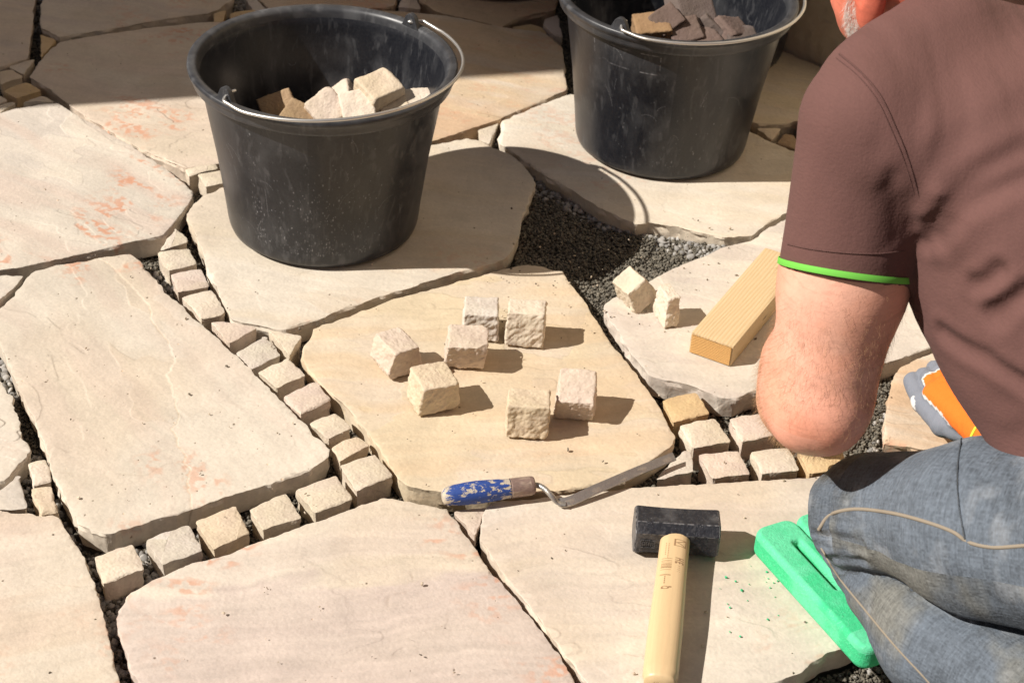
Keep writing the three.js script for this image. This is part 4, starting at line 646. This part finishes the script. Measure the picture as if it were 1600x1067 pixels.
function strands(name, list, color, w) {   // tapered short hairs: [root, tip]
  const pos = [], idx = [];
  for (const [a, b, bend] of list) {
    const d = b.clone().sub(a), s = V(d.y, d.z, -d.x).cross(d).normalize().multiplyScalar(w), t = d.clone().cross(s).normalize().multiplyScalar(w), m = lerp(a, b, 0.5).add(bend), k = pos.length / 3;
    for (const [c, f] of [[a, 1], [m, 0.75]]) for (const q of [s, t.clone().multiplyScalar(0.87).addScaledVector(s, -0.5), t.clone().multiplyScalar(-0.87).addScaledVector(s, -0.5)]) pos.push(c.x + q.x * f, c.y + q.y * f, c.z + q.z * f);
    pos.push(b.x, b.y, b.z);
    for (let i = 0; i < 3; i++) { const j = (i + 1) % 3; idx.push(k + i, k + j, k + 3 + i, k + j, k + 3 + j, k + 3 + i, k + 3 + i, k + 3 + j, k + 6); }
  }
  const g = geoFrom(pos, idx); g.computeVertexNormals(); const m = mesh(name, g, new THREE.MeshStandardMaterial({ color: new THREE.Color().setRGB(...color), roughness: 0.6 }), man); return m;
}
const gradOf = (f, p, e = 0.002) => V(f(p.x + e, p.y, p.z) - f(p.x - e, p.y, p.z), f(p.x, p.y + e, p.z) - f(p.x, p.y - e, p.z), f(p.x, p.y, p.z + e) - f(p.x, p.y, p.z - e)).normalize();
const toSurf = (f, p) => { for (let i = 0; i < 12; i++) { const v = f(p.x, p.y, p.z); if (Math.abs(v) < 1e-4) break; p.addScaledVector(gradOf(f, p), -v); } return p; };
{
  const r = rng(8), L = [];
  for (let i = 0; i < 2200; i++) {   // white beard and cropped side hair
    const beard = i < 1500, p = beard ? HP(0.016 + 0.04 * Math.pow(r(), 0.8), -0.05 + 0.155 * r(), 0.09) : HP(-0.11 + 0.12 * r(), -0.10 + 0.08 * r(), 0.09); if (beard) { const d = p.clone().sub(J.head).dot(hd), f = p.clone().sub(J.head).dot(hf); if (f > 0.046 + Math.max(0, d - 0.04) * 0.9) continue; }
    toSurf(headF, p); if (p.clone().sub(J.head).dot(hl) < 0.02) continue; const n = gradOf(headF, p), dir = hd.clone().multiplyScalar(0.8).addScaledVector(n, 0.5).add(V(r() - 0.5, r() - 0.5, r() - 0.5).multiplyScalar(0.9)).normalize();
    L.push([p, p.clone().addScaledVector(dir, 0.005 + 0.007 * r()), n.multiplyScalar(0.0008)]);
  }
  const hair = strands('hair', L, [0.70, 0.67, 0.62], 0.00012); hair.userData.kind = 'stuff';
  const L2 = [], ax = J.WL.clone().sub(J.EL).normalize();
  for (let i = 0; i < 5200; i++) {
    const t = r(), c = t < 0.5 ? lerp(J.SL, J.EL, 0.62 + 0.42 * r()) : lerp(J.EL, J.WL, r() * 0.8), p = c.add(V(r() - 0.5, r() - 0.5, r() - 0.5).normalize().multiplyScalar(0.05)); toSurf(arm, p);
    const n = gradOf(arm, p), dir = V(-0.35, -0.75, 0.1).addScaledVector(n, 0.45).add(V(r() - 0.5, r() - 0.5, r() - 0.5).multiplyScalar(0.9)).normalize(); L2.push([p, p.clone().addScaledVector(dir, 0.006 + 0.009 * r()), n.multiplyScalar(0.0012)]);
  }
  strands('arm_hair', L2, [0.40, 0.23, 0.11], 0.00007).userData.kind = 'stuff';
}
// ---- shirt
const clothTex = makeTex(512, 512, (u, v, o) => { const a = fb(u * 7, v * 7, 4), w = fb(u * 110, v * 110, 2), f = n2(u * 250, v * 250), k = 0.91 + 0.14 * a + 0.09 * (f - 0.5) + 0.06 * (w - 0.5); o[0] = 0.134 * k; o[1] = 0.0615 * k; o[2] = 0.0525 * k; o[3] = 0.5 * w + 0.5 * f; });
const shirtMat = new THREE.MeshPhysicalMaterial({ map: clothTex[0], bumpMap: clothTex[1], bumpScale: 0.0004, roughness: 0.92, sheen: 0.15, sheenRoughness: 0.6, sheenColor: new THREE.Color().setRGB(0.3, 0.2, 0.18) });
const hemDir = lerp(J.SL, J.EL, 1).sub(J.SL).normalize(), vHem = dirOf(1322, 430), hemN = hemDir.clone().addScaledVector(vHem, -0.80 * hemDir.dot(vHem)).normalize(), hemP = J.hem.clone();
const sleeve = (() => { const a = cap(J.SL, J.hem.clone().addScaledVector(hemDir, 0.07), 0.067, 0.0735); return (x, y, z) => a(x, y, z); })();
const shirtF = (() => {
  const T = torso(0.012, TW, TD), sh = cap(J.SL, J.SR, 0.062, 0.062), bel = ell(lerp(J.pelvis, J.chest, 0.42).addScaledVector(sc, -0.035).addScaledVector(sb, -0.01), sa, sb, sc, 0.19, 0.165, 0.125), sR = cap(J.SR, lerp(J.SR, J.ER, 0.7), 0.064, 0.064);
  const hang = cap(lerp(J.pelvis, J.chest, 0.78).addScaledVector(sb, -0.10).addScaledVector(sc, -0.075), lerp(J.pelvis, J.chest, 0.05).addScaledVector(sb, -0.11).addScaledVector(sc, -0.09), 0.045, 0.055);
  const trap = cap(A(1372, 128, 1.915), A(1470, 66, 1.985), 0.051, 0.056);
  const arDir = J.ER.clone().sub(J.SR).normalize(), arEnd = lerp(J.SR, J.ER, 0.72), pit = A(1440, 400, 1.87);
  return (x, y, z) => {
    let sl = sleeve(x, y, z);
    if (sl < 0.05) { const dh = (x - hemP.x) * hemN.x + (y - hemP.y) * hemN.y + (z - hemP.z) * hemN.z; sl += 0.0026 * n3((x + z) * 22, y * 5 + (x - z) * 8, z * 16) * ss(0.02, -0.06, dh); sl = smax(sl, dh, 0.004); }
    let d = smin(T(x, y, z), sh(x, y, z), 0.06); d = smin(smin(d, trap(x, y, z), 0.04), bel(x, y, z), 0.05); d = smin(d, hang(x, y, z), 0.06);
    let s2 = sR(x, y, z); s2 = Math.max(s2, (x - arEnd.x) * arDir.x + (y - arEnd.y) * arDir.y + (z - arEnd.z) * arDir.z);
    d = smin(d, s2, 0.05);
    if (d < 0.05) {
      const px = x - J.pelvis.x, py = y - J.pelvis.y, pz = z - J.pelvis.z, s = px * sa.x + py * sa.y + pz * sa.z, b = px * sb.x + py * sb.y + pz * sb.z, c = px * sc.x + py * sc.y + pz * sc.z;
      const low = ss(0.45, 0.1, s / SLn), dp = Math.hypot(x - pit.x, y - pit.y, z - pit.z), ap = ss(0.22, 0.02, dp);
      const q = n3(s * 6 + b * 9 + 3, (b - s * 0.7) * 17, c * 9), q2 = n3(s * 9, b * 8 + c * 24, c * 14 + 8);
      d -= 0.003 * q * (0.3 + 0.9 * low) + 0.0022 * q2 * (0.2 + 0.6 * ap + 0.8 * low) + 0.0012 * n3(s * 14, (b - s * 0.6) * 60, c * 30);
    }
    return smin(d, sl, 0.012);
  };
})();
const FOLD = [[[1392, 268], [1397, 320], [1399, 372]], [[1376, 300], [1380, 345], [1380, 388]], [[1452, 380], [1458, 350], [1476, 322]], [[1499, 300], [1532, 270], [1610, 230]], [[1470, 372], [1500, 330], [1540, 304], [1610, 272]], [[1526, 446], [1545, 440], [1562, 424]], [[1556, 494], [1580, 474], [1610, 455]], [[1474, 520], [1510, 545], [1545, 562], [1610, 604]], [[1500, 420], [1520, 470], [1560, 500]]].map((pl, i) => {
  const q = pl.map(([a, b]) => hitPx(i < 2 ? sleeve : shirtF, a, b)).filter((p) => p), sg = []; for (let k = 0; k + 1 < q.length; k++) sg.push(cap(q[k], q[k + 1], 0, 0)); return [sg, [0.0016, 0.0008, 0.003, 0.0042, 0.0048, 0.004, 0.0045, 0.005, 0.002][i], [0.0085, 0.0085, 0.009, 0.011, 0.011, 0.009, 0.010, 0.009, 0.014][i]];
});
{
  const pts = [J.SL, J.SR, J.hem, J.pelvis, J.chest], lo = [0, 1, 2].map((k) => Math.min(...pts.map((p) => p.getComponent(k))) - 0.2), hi = [0, 1, 2].map((k) => Math.max(...pts.map((p) => p.getComponent(k))) + 0.2);
  hi[0] = Math.min(hi[0], J.pelvis.x + 0.12);
  const nk = J.neckB.clone().addScaledVector(up, 0.012), nd = HP(-0.03, 0.06, 0).sub(J.neckB).normalize(), low = lerp(J.pelvis, J.chest, -0.02);
  const F = (x, y, z) => { let d = shirtF(x, y, z); if (Math.abs(d) < 0.025) for (const [sg, am, w] of FOLD) { let m = 1; for (const s of sg) m = Math.min(m, s(x, y, z)); if (m < w * 4) { const q = m / w; d += am * (Math.exp(-q * q) - 0.35 * Math.exp(-((q - 1.9) ** 2))); } } const c = (x - low.x) * sa.x + (y - low.y) * sa.y + (z - low.z) * sa.z; return Math.max(d, -c - 0.06); };
  const sh = mesh('shirt', sdfGeo(surf(F, lo, hi, 0.0058), (x, y, z) => { const px = x - J.pelvis.x, py = y - J.pelvis.y, pz = z - J.pelvis.z, s = px * sa.x + py * sa.y + pz * sa.z, b = px * sb.x + py * sb.y + pz * sb.z, c = px * sc.x + py * sc.y + pz * sc.z; return [(b + c) * 2.4, (s + 0.3 * (c - b)) * 2.4]; }), shirtMat, man);
  // green piping at the sleeve hem, hem stitching and shoulder seam, laid on the cloth
  const ring = (off, f) => { const X = V(1, 0, 0).addScaledVector(hemN, -hemN.x).normalize(), Z = new THREE.Vector3().crossVectors(hemN, X), out = []; for (let i = 0; i < 72; i++) { const a = i / 72 * 6.2832, dr = X.clone().multiplyScalar(Math.cos(a)).addScaledVector(Z, Math.sin(a)); const c = hemP.clone().addScaledVector(hemN, off); let t = 0.12; for (let k = 0; k < 60; k++) { const q = c.clone().addScaledVector(dr, t), v = f(q.x, q.y, q.z); if (v < 0.0003) break; t -= v * 0.8; if (t < 0.03) break; } out.push(c.addScaledVector(dr, t)); } return out; };
  const band = (r0, r1, th) => { const n = r0.length, pos = [], uv = [], idx = [], cc = hemP; const o = (p) => p.clone().add(p.clone().sub(cc).addScaledVector(hemN, -p.clone().sub(cc).dot(hemN)).normalize().multiplyScalar(th)); r0.forEach((p, i) => { const q = r1[i]; for (const v of [p, o(p), o(q), q]) { pos.push(v.x, v.y, v.z); uv.push(i / n * 8, 0.5); } }); for (let i = 0; i < n; i++) { const j = (i + 1) % n; for (let k = 0; k < 4; k++) { const l = (k + 1) % 4; idx.push(i * 4 + k, i * 4 + l, j * 4 + k, i * 4 + l, j * 4 + l, j * 4 + k); } } const g = geoFrom(pos, idx, uv); g.computeVertexNormals(); return g; };
  const r0 = ring(-0.0102, sleeve), r1 = r0.map((p) => p.clone().addScaledVector(hemN, 0.0066));
  mesh('hem_piping', band(r0, r1, 0.0016), new THREE.MeshStandardMaterial({ color: new THREE.Color().setRGB(0.15, 0.52, 0.06), roughness: 0.8, side: THREE.DoubleSide }), sh);
  const seam = (pl, name, rad, mat, f, parent, lift = 0) => { const q = []; const cv = new THREE.CatmullRomCurve3(pl.map(([a, b]) => V(a, b, 0))); for (let i = 0; i <= 60; i++) { const p = cv.getPointAt(i / 60), h = hitPx(f, p.x, p.y, lift); if (h) q.push(h); } if (q.length > 3) return mesh(name, new THREE.TubeGeometry(new THREE.CatmullRomCurve3(q), 240, rad, 6), mat, parent); };
  seam([[1312, 84], [1345, 112], [1375, 148], [1400, 200], [1420, 250], [1435, 300], [1443, 325]], 'shoulder_seam', 0.0011, shirtMat, shirtF, sh);
  seam([[1307, 90], [1341, 118], [1370, 154], [1395, 206], [1415, 255], [1430, 305]], 'shoulder_seam', 0.0005, shirtMat, shirtF, sh);
  seam([[1231, 381], [1262, 388], [1300, 393], [1340, 396], [1380, 396], [1416, 391]], 'hem_stitching', 0.0009, shirtMat, shirtF, sh);
  // ---- jeans
  const denimTex = makeTex(1024, 1024, (u, v, o) => {
    const a = fb(u * 6, v * 6, 5), st = fb(u * 50, v * 255, 2), st2 = fb(u * 255, v * 40, 2), f = n2(u * 255, v * 255), d = ss(0.42, 0.66, fb(u * 5 + 4, v * 5, 5)), wh = ss(0.58, 0.78, fb(u * 11, v * 11 + 9, 5));
    const k = 0.16 + 0.82 * a + 0.42 * st + 0.50 * st2 + 0.36 * (f - 0.5);
    o[0] = mix(0.098, 0.142, d) * k + 0.085 * wh; o[1] = mix(0.117, 0.142, d) * k + 0.085 * wh; o[2] = mix(0.143, 0.130, d) * k + 0.085 * wh; o[3] = 0.4 * f + 0.3 * st + 0.3 * st2;
  });
  const denim = new THREE.MeshPhysicalMaterial({ map: denimTex[0], bumpMap: denimTex[1], bumpScale: 0.0011, roughness: 0.9, sheen: 0.15, sheenRoughness: 0.6 });
  const kneeFold = lerp(J.knee, J.calf0, 0.7);
  const jeansF = (x, y, z) => {
    let t = thigh(x, y, z), c = calf(x, y, z); const pv = pelv(x, y, z), lr = legR(x, y, z);
    const dk = Math.hypot(x - kneeFold.x, y - kneeFold.y, z - kneeFold.z), w = ss(0.14, 0.03, dk);
    if (t < 0.04) t -= 0.0022 * n3(x * 18, y * 30 + x * 10, z * 18) + 0.0015 * n3(x * 40, y * 55, z * 40) + 0.003 * w * n3(x * 34 + y * 60, y * 40, z * 34);
    if (c < 0.04) c -= 0.0026 * n3((x - z) * 16, y * 26 + 7, z * 18) + 0.0015 * n3(x * 45, y * 55, z * 40) + 0.003 * w * n3(x * 30, y * 70 + z * 40, z * 30);
    let u = smin(t, c, 0.003); if (u < 0.03) { const e = (t - c) / 0.010; u += 0.007 * Math.exp(-e * e); }
    return smin(smin(u, pv, 0.06), lr, 0.02);
  };
  const limb = (a, b) => { const d = b.clone().sub(a).normalize(), X = V(0, 1, 0).addScaledVector(d, -d.y).normalize(), Y = new THREE.Vector3().crossVectors(d, X); return (x, y, z) => { const px = x - a.x, py = y - a.y, pz = z - a.z, s = px * d.x + py * d.y + pz * d.z, p = px * X.x + py * X.y + pz * X.z, q = px * Y.x + py * Y.y + pz * Y.z; return [s * 2, Math.atan2(p, q * Math.sign(Y.z || 1)) * 0.085 * 2]; }; };
  const uT = limb(J.knee, J.hipL), uC = limb(J.calf0, J.ankle), jUV = (x, y, z) => thigh(x, y, z) < calf(x, y, z) ? uT(x, y, z) : uC(x, y, z).map((v) => v + 0.37);
  const KF = [[[1276, 836], [1300, 842], [1345, 846]], [[1279, 850], [1312, 858], [1352, 858]], [[1286, 866], [1315, 872], [1350, 876]], [[1292, 790], [1300, 815], [1298, 835]], [[1505, 690], [1500, 740], [1503, 800], [1512, 846]]].map((pl) => { const q = pl.map(([a, b]) => hitPx(jeansF, a, b)).filter((p) => p), sg = []; for (let k = 0; k + 1 < q.length; k++) sg.push(cap(q[k], q[k + 1], 0, 0)); return sg; });
  const jeansF2 = (x, y, z) => { let d = jeansF(x, y, z); if (Math.abs(d) < 0.02) KF.forEach((sg, i) => { let m = 1; for (const s of sg) m = Math.min(m, s(x, y, z)); const q = m / [0.006, 0.0055, 0.006, 0.008, 0.004][i]; if (q < 4) d += [0.0055, 0.005, 0.004, 0.003, 0.0022][i] * (Math.exp(-q * q) - 0.4 * Math.exp(-((q - 1.9) ** 2))); }); return d; };
  const P2 = [J.knee, J.hipL, J.hipR, J.ankle, J.kneeR, J.pelvis], lo2 = [0, 1, 2].map((k) => Math.min(...P2.map((p) => p.getComponent(k))) - 0.14), hi2 = [0, 1, 2].map((k) => Math.max(...P2.map((p) => p.getComponent(k))) + 0.16);
  const tr = mesh('jeans', sdfGeo(surf(jeansF2, lo2, hi2, 0.0058), jUV), denim, man);
  const thread = new THREE.MeshStandardMaterial({ color: new THREE.Color().setRGB(0.27, 0.225, 0.17), roughness: 0.95 });
  seam([[1280, 828], [1296, 806], [1330, 796], [1385, 800], [1440, 813], [1492, 832], [1512, 846], [1550, 855], [1598, 853], [1640, 850]], 'outer_seam', 0.0023, thread, jeansF2, tr, -0.0017);
  seam([[1284, 857], [1310, 900], [1350, 950], [1400, 1010], [1450, 1064], [1480, 1100]], 'calf_seam', 0.0013, thread, jeansF2, tr, -0.0009);
  seam([[1503, 685], [1497, 730], [1498, 780], [1508, 842]], 'pocket_edge', 0.0009, denim, jeansF, tr, -0.0002);
}
// ---- gloves
function glove(wr, palmEnd, nrm, fingers, thumb, toneF) {
  const parts = []; const dir = palmEnd.clone().sub(wr).normalize(), side = new THREE.Vector3().crossVectors(nrm, dir).normalize();
  for (const s of [-0.025, -0.008, 0.008, 0.025]) parts.push([cap(wr.clone().addScaledVector(side, s * 0.75), palmEnd.clone().addScaledVector(side, s), 0.0185, 0.0155), 0.016]);
  parts.push([cap(wr.clone().addScaledVector(dir, -0.035), wr, 0.031, 0.028), 0.02]);
  for (const F of [...fingers, thumb]) for (let i = 0; i + 1 < F.p.length; i++) parts.push([cap(F.p[i], F.p[i + 1], F.r * (1 - 0.06 * i), F.r * (1 - 0.06 * (i + 1))), 0.005]);
  const f = (x, y, z) => { let d = 1; for (const [c, k] of parts) d = smin(d, c(x, y, z), k); return d - 0.0006 * n3(x * 130, y * 130, z * 130); };
  const all = [wr.clone().addScaledVector(dir, -0.06), palmEnd, ...fingers.flatMap((q) => q.p), ...thumb.p], lo = [0, 1, 2].map((k) => Math.min(...all.map((p) => p.getComponent(k))) - 0.04), hi = [0, 1, 2].map((k) => Math.max(...all.map((p) => p.getComponent(k))) + 0.04);
  return [sdfGeo(surf(f, lo, hi, 0.0024), (x, y, z) => [x * 8, (y + z) * 8], toneF), f, dir, side];
}
{
  const knit = new THREE.MeshStandardMaterial({ vertexColors: true, roughness: 0.85, bumpMap: settTex[1], bumpScale: 0.0006 });
  const grey = [0.19, 0.205, 0.245], orange = [0.86, 0.17, 0.012], white = [0.72, 0.72, 0.7];
  // right hand: palm down on the stone, thumb out to the left
  const wr = G(1556, 672, 0.085), pe = G(1486, 604, 0.062), n = V(-0.35, 0.92, 0.15).normalize(), dir = pe.clone().sub(wr).normalize(), side = new THREE.Vector3().crossVectors(n, dir).normalize();
  const sg = side.x < 0 ? 1 : -1, fin = [0.024, 0.008, -0.008, -0.024].map((s, i) => { const b = pe.clone().addScaledVector(side, s * sg), L = [0.04, 0.045, 0.041, 0.032][i], d2 = V(0.05 - s * sg * 2, 0, -1), q = [b]; let y = [-0.15, -0.6, -0.9]; let c = b; [1, 0.62, 0.5].forEach((k, j) => { const v = d2.clone(); v.y = y[j] * 0.7; v.normalize(); c = c.clone().addScaledVector(v, L * k); c.y = Math.max(0.011, c.y); q.push(c); }); return { p: q, r: 0.0118 }; });
  const th = { p: [G(1530, 682, 0.05), G(1474, 664, 0.04), G(1442, 628, 0.032), G(1427, 596, 0.028)], r: 0.0165 };
  const tone = (x, y, z) => { const p = V(x, y, z), dT = Math.min(cap(th.p[0], th.p[1], 0, 0)(x, y, z), cap(th.p[1], th.p[3], 0, 0)(x, y, z)); const q = p.clone().sub(pe), f = q.dot(dir), h = q.dot(n), e = Math.max(0.0225 - dT, -0.014 - h, f - 0.034) + 0.0005 * n3(x * 150, y * 150, z * 150); return e > 0.0030 ? grey : e > 0.0002 ? white : orange; };
  const [g, f] = glove(wr, pe, n, fin, th, tone); const gm = mesh('glove', g, knit, man); gm.userData.label = 'orange glove with grey coated fingers on the right hand';
  const cc = wr.clone().addScaledVector(dir, -0.008), X = side, Z = new THREE.Vector3().crossVectors(dir, X), q = []; for (let i = 0; i < 48; i++) { const a = i / 48 * 6.283, d = X.clone().multiplyScalar(Math.cos(a)).addScaledVector(Z, Math.sin(a)); let t = 0.06; for (let k = 0; k < 40; k++) { const w = cc.clone().addScaledVector(d, t), v = f(w.x, w.y, w.z); if (v < 0.0003) break; t -= v * 0.8; } q.push(cc.clone().addScaledVector(d, t)); }
  mesh('cuff_trim', new THREE.TubeGeometry(new THREE.CatmullRomCurve3(q, true), 120, 0.0022, 6, true), new THREE.MeshStandardMaterial({ color: new THREE.Color().setRGB(0.62, 0.72, 0.05), roughness: 0.8 }), gm);
  // left hand: beyond the forearm, closing on a sett
  const w2 = J.WL.clone(), d0 = G(1287, 648, 0.02).sub(w2).normalize(), p2 = w2.clone().addScaledVector(d0, 0.085), n2v = V(-0.3, 0.6, -0.7); n2v.addScaledVector(d0, -n2v.dot(d0)).normalize(); const s2 = new THREE.Vector3().crossVectors(n2v, d0).normalize();
  const fin2 = [0.024, 0.008, -0.008, -0.024].map((s, i) => { const b = p2.clone().addScaledVector(s2, s), L = [0.04, 0.045, 0.041, 0.032][i], q2 = [b]; let c = b; [1, 0.62, 0.5].forEach((k, j) => { const v = d0.clone().addScaledVector(n2v, -0.25 - 0.4 * j).normalize(); c = c.clone().addScaledVector(v, L * k * 0.9); c.y = Math.max(0.012, c.y); q2.push(c); }); return { p: q2, r: 0.0105 }; });
  const tb = w2.clone().addScaledVector(d0, 0.03).addScaledVector(s2, 0.022), th2 = { p: [tb, tb.clone().addScaledVector(d0, 0.035).addScaledVector(s2, 0.014).addScaledVector(n2v, -0.012), tb.clone().addScaledVector(d0, 0.068).addScaledVector(s2, 0.014).addScaledVector(n2v, -0.028)], r: 0.013 };
  const tone2 = (x, y, z) => { const q3 = V(x, y, z).sub(p2), e = Math.max(-0.004 - q3.dot(n2v), q3.dot(d0) - 0.012); return e > 0.002 ? grey : e > 0 ? white : orange; };
  mesh('glove', glove(w2, p2, n2v, fin2, th2, tone2)[0], knit, man).userData.label = 'orange glove on the left hand behind the forearm';
}

// ---------------------------------------------------------------- crumbs of stone and grit on the slabs, green foam crumbs by the pad
{
  const r = rng(23), g = mergeVertices(new THREE.IcosahedronGeometry(1, 0).deleteAttribute('uv').deleteAttribute('normal')), p = g.attributes.position; for (let i = 0; i < p.count; i++) { const k = 0.7 + 0.6 * r(); p.setXYZ(i, p.getX(i) * k, p.getY(i) * k * 0.8, p.getZ(i) * k); }
  g.computeVertexNormals();
  const put = (name, n, spot, col, label, s0) => { const im = new THREE.InstancedMesh(g, new THREE.MeshStandardMaterial({ roughness: 0.95 }), n), m = new THREE.Matrix4(), q = new THREE.Quaternion(), e = new THREE.Euler(), c = new THREE.Color(); im.name = numbered(name); for (let i = 0; i < n; i++) { const [x, y] = spot(), s = s0 * (0.45 + 1.3 * r() * r()), w = G(x, y, 0); w.y = 0.0015 + s * 0.5; im.setMatrixAt(i, m.compose(w, q.setFromEuler(e.set(r() * 6, r() * 6, r() * 6)), V(s, s * 0.7, s * 1.1))); im.setColorAt(i, c.setRGB(...col())); } im.castShadow = im.receiveShadow = true; im.userData = { kind: 'stuff', label, category: 'crumbs' }; scene.add(im); };
  put('stone_crumbs', 330, () => r() < 0.35 ? [760 + 400 * r(), 330 + 190 * r()] : [r() * 1600, 20 + r() * 1050], () => { const l = r() < 0.45 ? 0.12 + 0.1 * r() : 0.4 + 0.2 * r(); return [l, l * 0.82, l * 0.62]; }, 'scattered grit and stone crumbs lying on the slabs', 0.0016);
  put('foam_crumbs', 26, () => [1120 + 170 * r(), 850 + 150 * r()], () => [0.05, 0.5, 0.22], 'tiny green foam crumbs on the slab by the pad', 0.0013);
}
renderer.render(scene, camera);
